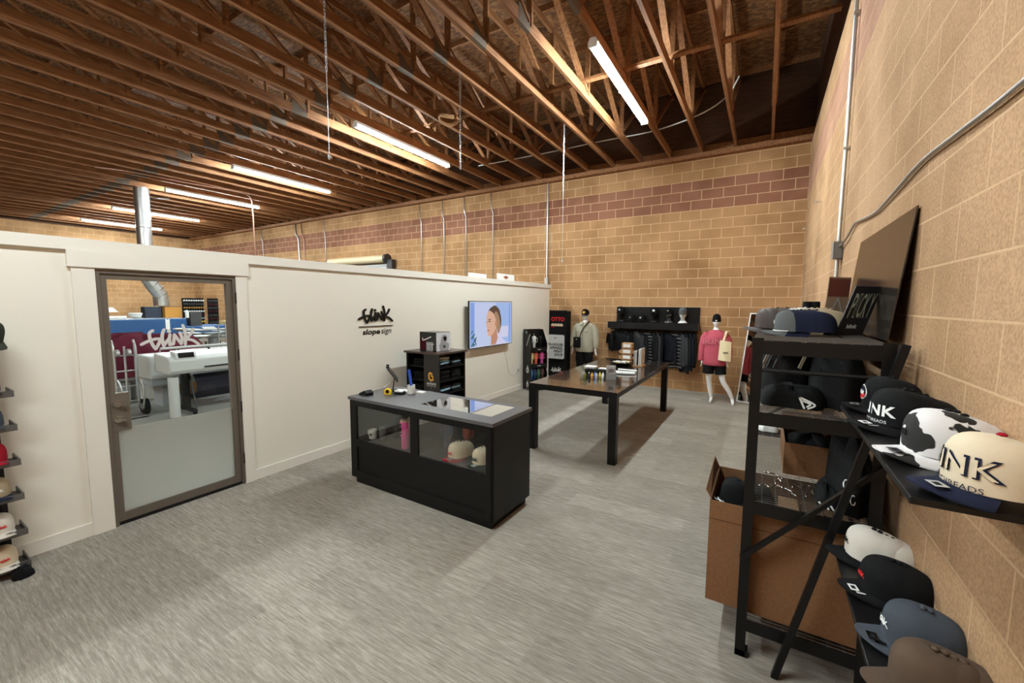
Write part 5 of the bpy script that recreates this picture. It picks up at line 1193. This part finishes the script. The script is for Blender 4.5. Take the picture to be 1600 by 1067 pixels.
# ---------------------------------------------------------------- conduit, cable and eye hooks on the right wall
CYY = 4.83
m = MB(); m.tube([(XR-.03, CYY, 5.05), (XR-.03, CYY, 2.45)], .016, 10); m.tube([(XR-.03, CYY, 2.30), (XR-.03, CYY, .5)], .016, 10)
for z in (3.27, 4.4, 1.5): m.cbox((XR-.025, CYY, z), (.045, .075, .018))
m.build('wall_conduit', 'galv', smooth='auto', label='upright grey conduit on the right wall above the caps', cat='conduit')
t = thing('junction_box', 'small grey junction box on the conduit of the right wall', 'junction box', (XR-.032, CYY, 2.30))
MB().box(-.035, .03, -.06, .06, 0, .15).build('box', mat('jbox', (120, 114, 108), .5), t, bevel=.003)
MB().box(-.038, -.035, -.065, .065, -.004, .154).build('cover', 'jbox', t)
m = MB(); m.tube(cat_rom([(XR-.03, CYY-.03, 2.40), (XR-.02, 4.5, 2.43), (XR-.015, 4.15, 2.50), (XR-.015, 3.9, 2.485), (XR-.015, 3.4, 2.45), (XR-.015, 2.99, 2.475), (XR-.015, 2.55, 2.505), (XR-.015, 2.1, 2.485), (XR-.015, 1.7, 2.468), (XR-.015, .6, 2.46), (XR-.015, -1, 2.45)]), .0085, 8)
m.build('wall_cable', 'galv', smooth=True, label='grey metal clad cable running along the right wall from the junction box', cat='cable')
for y, z, nm in ((6.97, 3.25, 'nearer'), (9.0, 3.215, 'farther')):
    m = MB(); m.tube([(XR, y, z), (XR-.05, y, z), (XR-.065, y, z+.02), (XR-.08, y, z), (XR-.065, y, z-.015)], .006, 6); m.build('eye_hook', 'galv', label='small steel eye hook high on the right wall, the %s of two' % nm, cat='hook')

# ---------------------------------------------------------------- cap rack at the far left
t = thing('cap_rack', 'grey tray rack of caps against the partition at the left edge', 'cap rack', (-4.38, .1, 0))
MB().box(-.115, -.09, -.6, .44, .05, 1.42).build('back_panel', mat('rack_navy', (30, 40, 58), .6), t)
LZ = (1.26, 1.03, .79, .55, .30, .07)
for z in LZ:
    m = MB(); m.box(-.09, .12, -.6, .5, z-.03, z-.022).box(.112, .12, -.6, .5, z-.022, z+.012).box(-.09, .112, .492, .5, z-.022, z+.012); m.build('tray', mat('tray_grey', (104, 102, 100), .35, metal=.5), t)
for y in (-.55, .43): MB().box(-.09, -.06, y-.015, y+.015, .03, 1.72).build('post', 'rack_black', t)
for y in (-.5, .47): MB().tube([(.04, y-.02, .025), (.04, y+.02, .025)], .025, 12).build('caster', 'rubber', t)
lc = [('cap_black', 'cap_black', 'black cap on the top tray of the left rack'), ('cap_slate', 'cap_slate', 'grey blue cap on the second tray of the left rack'), ('cap_red', 'cap_red', 'red cap on the third tray of the left rack'),
      ('cap_tan', 'cap_navy', 'tan cap with navy brim on the fourth tray of the left rack'), ('cap_white', 'cap_white', 'white cap with round sticker on the fifth tray of the left rack'), ('cream', 'cap_white', 'cream cap on the lowest tray of the left rack')]
for (z, (a, b, lb)) in zip(LZ, lc):
    c = cap(lb, (-4.375, .475, z-.02), .15, a, b, ('script', 'thread_white' if a not in ('cap_white', 'cream') else 'thread_red', .05, .05), sticker='sticker' if z < .5 else None)
cap('dark camouflage cap hung at the top of the left rack', (-4.37, .50, 1.60), .3, 'cap_camo', 'cap_camo', tilt=(0, .45), scale=1.05)
cap('dark camouflage cap hung just under the topmost one at the left edge', (-4.40, .47, 1.47), .2, 'cap_camo', 'cap_camo', tilt=(0, .5), scale=.95)
o = lump('floor_bag', -4.27, -4.17, .50, .60, .0, .06, 'cap_black', 'small black and dark red crumpled cloth on the carpet at the left edge', 'cloth', 60)

# signs standing on the partition, roll-up door
for y0, y1, z1, lb in ((6.05, 6.62, 2.40, 'blank white card standing on the partition, left of two'), (6.99, 7.66, 2.45, 'white card with a reddish diamond standing on the partition')):
    t = thing('counter_card', lb, 'card', (PX-.10, (y0+y1)/2, 2.345)); h = z1-2.345+.03
    MB().box(-.004, .004, -(y1-y0)/2, (y1-y0)/2, 0, h).build('card', 'paper', t)
    if 'diamond' in lb: MB().add([(.005, -.11, h*.5), (.005, 0, h*.2), (.005, .11, h*.5), (.005, 0, h*.8)], [(0, 1, 2, 3)]).build('diamond_mark', mat('dia', (150, 84, 70), .7), t)
t = thing('roll_up_door', 'roll-up door with a cream hood high on the back wall beyond the partition', 'roll-up door', (-12.0, YB, 0))
m = MB(); m.tube([(-1.5, -.16, 3.30), (1.40, -.16, 3.30)], .12, 14); m.build('hood', mat('hood_cream', (216, 196, 158), .5), t, smooth='auto')
MB().lathe([(.19, 0), (.19, .09)], (0, 0, 0), 16).build('tmp', 'dark_metal', t) if False else None
m = MB(); m.tube([(1.40, -.16, 3.30), (1.50, -.16, 3.30)], .155, 16); m.box(1.50, 1.74, -.22, -.05, 2.98, 3.26); m.build('gear_box', 'dark_metal', t, smooth='auto')
m = MB()
for k in range(42): m.box(-1.5, 1.6, -.08-.012*(k % 2), -.02, .075*k, .075*k+.07)
m.build('curtain', 'galv', t)

# ---------------------------------------------------------------- print shop behind the glass
# large format printer
t = thing('wide_format_printer', 'white wide format printer on black legs seen through the glass door', 'printer', (-8.35, 3.55, 0))
m = MB(); m.prism([(.33, .70), (.36, .76), (.36, .93), (.28, .98), (-.25, 1.02), (-.28, .72)], lambda a, b: (a, -.82, b), lambda a, b: (a, .85, b)); m.build('body', 'printer_white', t, bevel=.02)
MB().box(.361, .366, -.35, .84, .77, .80).build('paper_slot', 'screen_black', t)
m = MB(); m.prism([(.12, .98), (.34, .95), (.30, 1.05), (.10, 1.07)], lambda a, b: (a, -.72, b), lambda a, b: (a, -.44, b)); p = m.build('control_panel', 'printer_white', t)
m = MB(); m.add([(.343, -.69, .965), (.343, -.47, .965), (.305, -.47, 1.042), (.305, -.69, 1.042)], [(0, 1, 2, 3)]); m.build('display', 'screen_black', p)
m = MB(); text(m, 'EPSON', .05, lambda a, b, h: (.3615, a+.2, b+.88), bold=.02); m.build('lettering', 'nozzle', t)
for y in (-.5, .6):
    m = MB(); m.bar((0, y, .72), (0, y, .08), .07, .10).bar((-.3, y, .06), (.33, y, .06), .06, .05); m.build('leg', 'black_satin', t)
    for x in (-.28, .31): MB().tube([(x, y-.02, .03), (x, y+.02, .03)], .03, 10).build('caster', 'rubber', t)
m = MB(); m.bar((0, -.5, .25), (0, .6, .25), .05, .08); m.bar((.02, -.45, .7), (.30, -.47, .1), .02, .02); m.build('crossbar', 'black_satin', t)
m = MB(); m.grid(lambda a, b: (.1+.12*math.sin(b*3.1), -.42+1.0*a, .64-.42*b), 4, 6); m.build('media_basket', mat('basket', (30, 30, 38), .8), t)
# second printer behind
t = thing('roll_printer', 'large grey and white roll printer behind the white printer', 'printer', (-9.25, 3.62, -.22))
m = MB(); m.prism([(.35, .62), (.38, .98), (.25, 1.12), (-.30, 1.12), (-.35, .62)], lambda a, b: (a, -.85, b), lambda a, b: (a, .95, b)); m.build('body', mat('printer_grey', (150, 154, 156), .5), t, bevel=.03)
MB().box(-.2, .395, -.88, -.45, .75, 1.16).build('left_cover', 'printer_white', t, bevel=.03)
m = MB(); m.tube([(.30, -.7, 1.15), (.30, -.68, 1.27), (.30, .9, 1.27), (.30, .93, 1.10)], .022, 8); m.build('rail', 'printer_white', t, smooth='auto')
m = MB(); m.tube([(.2, -.42, 1.17), (.2, .45, 1.17)], .05, 12); m.tube([(.2, .52, 1.17), (.2, .72, 1.17)], .05, 12); m.build('paper_roll', 'paper', t, smooth='auto')
for y in (-.4, .08, .6): MB().cbox((.2, y, 1.17), (.12, .02, .13)).build('roll_holder', 'black_satin', t)
for y in (-.6, .7): MB().box(-.2, .2, y-.06, y+.06, .22, .62).build('leg', 'printer_grey', t)
# white paper roll
m = MB(); m.lathe([(.07, 0), (.072, .01), (.072, .65), (.06, .655), (.025, .65)], (-8.10, 2.80, 0), 20); m.build('upright_roll', 'printer_white', smooth='auto', label='white paper roll standing upright on the print shop floor', cat='paper roll')
# hand truck
t = thing('hand_truck', 'silver hand truck with black rubber wheels behind the glass door', 'hand truck', (-8.75, 2.43, 0))
for y in (-.15, .12): MB().tube(cat_rom([(0, y, .12), (0, y, .95), (-.02, y, 1.15), (-.08, y, 1.24)], 3), .018, 8).build('rail', 'galv', t, smooth=True)
m = MB()
for z in (.25, .5, .75, 1.0): m.tube([(0, -.15, z), (0, .12, z)], .013, 6)
m.tube([(.0, -.02, .15), (0, -.02, 1.15)], .016, 6)
m.build('cross_bars', 'galv', t)
m = MB(); m.tube(cat_rom([(.05, -.15, .62), (.2, -.15, .55), (.22, -.14, .3), (.15, -.14, .12)], 4), .015, 6); m.tube(cat_rom([(.05, .12, .62), (.2, .12, .55), (.22, .12, .3), (.15, .12, .12)], 4), .015, 6); m.build('skid_bars', 'galv', t, smooth=True)
MB().box(.02, .25, -.17, .14, .02, .03).build('toe_plate', 'galv', t)
for y in (-.22, .19):
    wv_ = MB(); wv_.tube([(0, y-.035, .13), (0, y+.035, .13)], .13, 20); wh = wv_.build('wheel', 'rubber', t, smooth='auto'); MB().tube([(0, y-.04, .13), (0, y+.04, .13)], .055, 14).build('rim', 'galv', wh)
for y in (-.12, .02):
    MB().tube([(.05, y-.02, 1.05), (.05, y+.02, 1.05)], .055, 14).build('small_caster', 'galv', t, smooth='auto')
m = MB(); m.bar((.02, .10, .3), (.02, .10, 1.2), .05, .012); m.build('upright_plate', 'printer_grey', t)
# table with a mound of maroon shirts
t = thing('work_table', 'steel work table carrying a mound of maroon shirts', 'table', (-10.35, 3.15, 0))
MB().box(-.45, .45, -1.1, 1.1, .42, .46).build('tabletop', 'galv', t)
for x in (-.4, .4):
    for y in (-1.05, 1.05): MB().cbox((x, y, .21), (.04, .04, .42)).build('leg', 'galv', t)
lump('shirt_mound', -10.75, -9.95, 2.1, 4.2, .46, .68, 'maroon', 'large mound of maroon shirts on the steel table', 'clothes pile', 70, n=40)
for k, (y, w_) in enumerate(((2.55, .5), (3.2, .55), (3.8, .4))):
    MB().box(-10.65, -10.0, y-w_/2, y+w_/2, .0, .38-.05*k).build('storage_tote', ('printer_grey', 'white_plastic', 'cardboard_light')[k], label=('grey tote under the steel table, leftmost', 'white tote under the steel table, in the middle', 'pale carton under the steel table, rightmost')[k], cat='tote')
# conveyor dryer
t = thing('conveyor_dryer', 'long blue conveyor dryer with things on top, seen through the glass', 'conveyor dryer', (-14.6, 4.7, 0))
MB().box(-.6, .6, -1.6, .55, .80, 1.40).build('hood', 'blue_steel', t, bevel=.02)
MB().box(-.55, .55, .55, 1.75, .88, 1.16).build('outfeed', 'blue_steel', t, bevel=.02)
MB().box(-.5, .5, -2.3, 1.9, .70, .80).build('belt_bed', 'galv', t)
for y in (-2.1, -.8, .5, 1.7):
    for x in (-.45, .45): MB().cbox((x, y, .35), (.06, .06, .7)).build('leg', 'blue_steel', t)
m = MB()
for k in range(14): m.cbox((.603, -1.4+.12*(k % 7), .98+.04*(k//7)), (.004, .05, .012))
m.build('vents', 'nozzle', t)
MB().box(-.55, .55, -1.58, .5, 1.40, 1.405).build('top_dust_sheet', 'print_grey', t)
m = MB(); m.grid(lambda a, b: (.612+.01*math.sin(6*a), .05+.10*a, 1.38-.28*b+.02*math.sin(9*a)), 4, 4); m.build('taped_note', 'paper', t)
m = MB(); m.box(-15.0, -14.7, 4.55, 4.92, 1.41, 1.72); m.build('storage_bin', 'rack_navy', label='dark bin on the dryer just left of the duct foot', cat='bin')
t = thing('wooden_box', 'golden plywood box on the dryer below the silver duct', 'box', (-14.75, 5.14, 1.41)); MB().box(-.2, .2, -.19, .19, 0, .31).build('body', mat('golden', (192, 134, 52), .6), t); MB().box(-.205, .205, -.195, .195, .31, .325).build('lid', 'dark_metal', t)
m = MB(); m.lathe([(.05, 0), (.12, .04), (.15, .14), (.14, .15)], (-14.4, 4.25, 1.41), 16); m.build('white_basin', 'white_plastic', smooth='auto', label='white basin on top of the blue dryer', cat='basin')
m = MB(); m.tube([(-14.35, 3.45, 1.45), (-14.35, 4.05, 1.45)], .035, 8); m.build('white_tube', 'paper', label='white cardboard tube lying on the dryer at its left end', cat='tube')
t = thing('desk_sign', 'small tilted white sign on a stalk at the left of the dryer', 'sign', (-14.3, 3.66, 1.41)); MB().tube([(0, 0, 0), (0, 0, .20)], .02, 8).build('stalk', 'galv', t)
m = MB(); m.add([(0, -.18, .30), (0, .12, .30), (.03, .22, .18), (.03, -.10, .18), (.01, -.18, .30), (.01, .12, .30), (.04, .22, .18), (.04, -.10, .18)], [(0, 1, 2, 3), (7, 6, 5, 4), (0, 3, 7, 4), (1, 2, 6, 5)]); m.build('plate', 'paper', t)
m = MB(); m.box(-14.5, -14.2, 5.42, 5.70, 1.17, 1.58); m.build('grey_cabinet', 'nozzle', label='small grey control cabinet behind the right part of the dryer', cat='cabinet')
m = MB(); m.lathe([(.045, 0), (.045, .17), (.02, .22)], (-14.15, 5.18+.14, 1.41), 12); m.build('spray_bottle', 'white_plastic', smooth='auto', label='white bottle on the right end of the dryer', cat='bottle')
# carousel press
t = thing('screen_press', 'grey carousel screen press with flat arms right of the dryer', 'screen press', (-12.6, 5.3, 0))
MB().lathe([(.25, 0), (.2, .1), (.12, .15), (.12, .9), (.25, .95), (.25, 1.05)], n=16).build('pedestal', 'printer_grey', t, smooth='auto')
for k in range(6):
    a = k*PI/3+.3; c_, s_ = math.cos(a), math.sin(a); m = MB(); m.bar((c_*.2, s_*.2, .98), (c_*.65, s_*.65, .98), .08, .05); ar = m.build('arm', 'galv', t)
    m = MB(); m.bar((c_*.55, s_*.55, 1.02), (c_*1.0, s_*1.0, 1.02), .34, .02, up=(0, 0, 1)); m.build('pallet', 'white_plastic' if k % 2 else 'printer_grey', ar)
    a += .5; c_, s_ = math.cos(a), math.sin(a); m = MB(); m.bar((c_*.2, s_*.2, 1.12), (c_*.85, s_*.85, 1.16), .3, .03); m.build('screen_frame', 'galv', t)
# thread racks, shelf tower, monitor
for x0, y, z0, z1, w_, lb, cm in ((-18.0, 6.98, .9, 2.0, .68, 'black wall rack of coloured spools seen through the door, the larger one', 'paper'), (-18.0, 7.62, .85, 2.0, .36, 'narrow black rack of dark spools seen through the door', 'maroon')):
    t = thing('spool_rack', lb, 'spool rack', (x0, y, z0)); h = z1-z0
    m = MB(); m.box(-.04, 0, -w_/2, w_/2, 0, h); m.build('backboard', 'black_matte', t)
    for r_ in range(8):
        m = MB()
        for k in range(int(w_/.075)): m.tube([(.0, -w_/2+.05+.075*k, .09+r_*h/8.5), (.06, -w_/2+.05+.075*k, .11+r_*h/8.5)], .025, 6)
        m.build('spool_row', ('paper', 'yellow', 'printer_grey', 'maroon', 'paper', 'golden', 'nozzle', 'paper')[r_] if cm == 'paper' else ('maroon', 'nozzle')[r_ % 2], t)
    for y_ in (-w_/2, w_/2): MB().box(-.04, -.0, y_-.02, y_+.02, -z0, 0).build('leg', 'black_matte', t)
m = MB()
for k in range(8): m.box(-10.95, -10.6, 4.72, 5.15, .1+.16*k, .12+.16*k)
for x in (-10.95, -10.6):
    for y in (4.72, 5.15): m.box(x-.012, x+.012, y-.012, y+.012, 0, 1.35)
m.build('shelf_tower', 'galv', label='tall light metal tray tower at the right edge of the door glass', cat='shelf tower')
m = MB(); m.box(-10.95, -10.62, 4.74, 5.1, 1.35, 1.43); m.build('cream_tray', 'cream_t', label='cream plastic tray on top of the metal tray tower', cat='tray')
t = thing('monitor_arm', 'black monitor on a post at the right edge of the door glass', 'monitor', (-14.0, 6.55, 0))
MB().tube([(0, 0, 0), (0, 0, 1.75)], .025, 8).build('post', 'dark_metal', t); MB().box(.03, .06, -.2, .2, 1.62, 1.88).build('screen', 'screen_black', t)
m = MB(); m.tube([(0, .14*math.cos(q), 1.38+.14*math.sin(q)) for q in [2*PI*k/16 for k in range(17)]], .012, 6); m.build('ring', 'dark_metal', t)

# ---- unique: look-alikes say where they stand in their row or pile
byl = {}
for o in C.objects:
    if o.parent is None and o.get('label') and o.get('kind') != 'structure': byl.setdefault(o['label'], []).append(o)
for lb, L_ in byl.items():
    if len(L_) < 2: continue
    rz_ = max(o.location.z for o in L_)-min(o.location.z for o in L_); rx_ = max(o.location.x for o in L_)-min(o.location.x for o in L_)
    up = rz_ > rx_
    L_.sort(key=lambda o: o.location.z if up else o.location.x)
    for i, o in enumerate(L_): o['label'] = lb+(', %s up' if up else ', %s from left') % nth(i)
for o in C.objects:
    if o.parent is None and o.get('label'):
        w_ = o['label'].split()
        if len(w_) > 16: print('LONG LABEL', len(w_), o['label'])
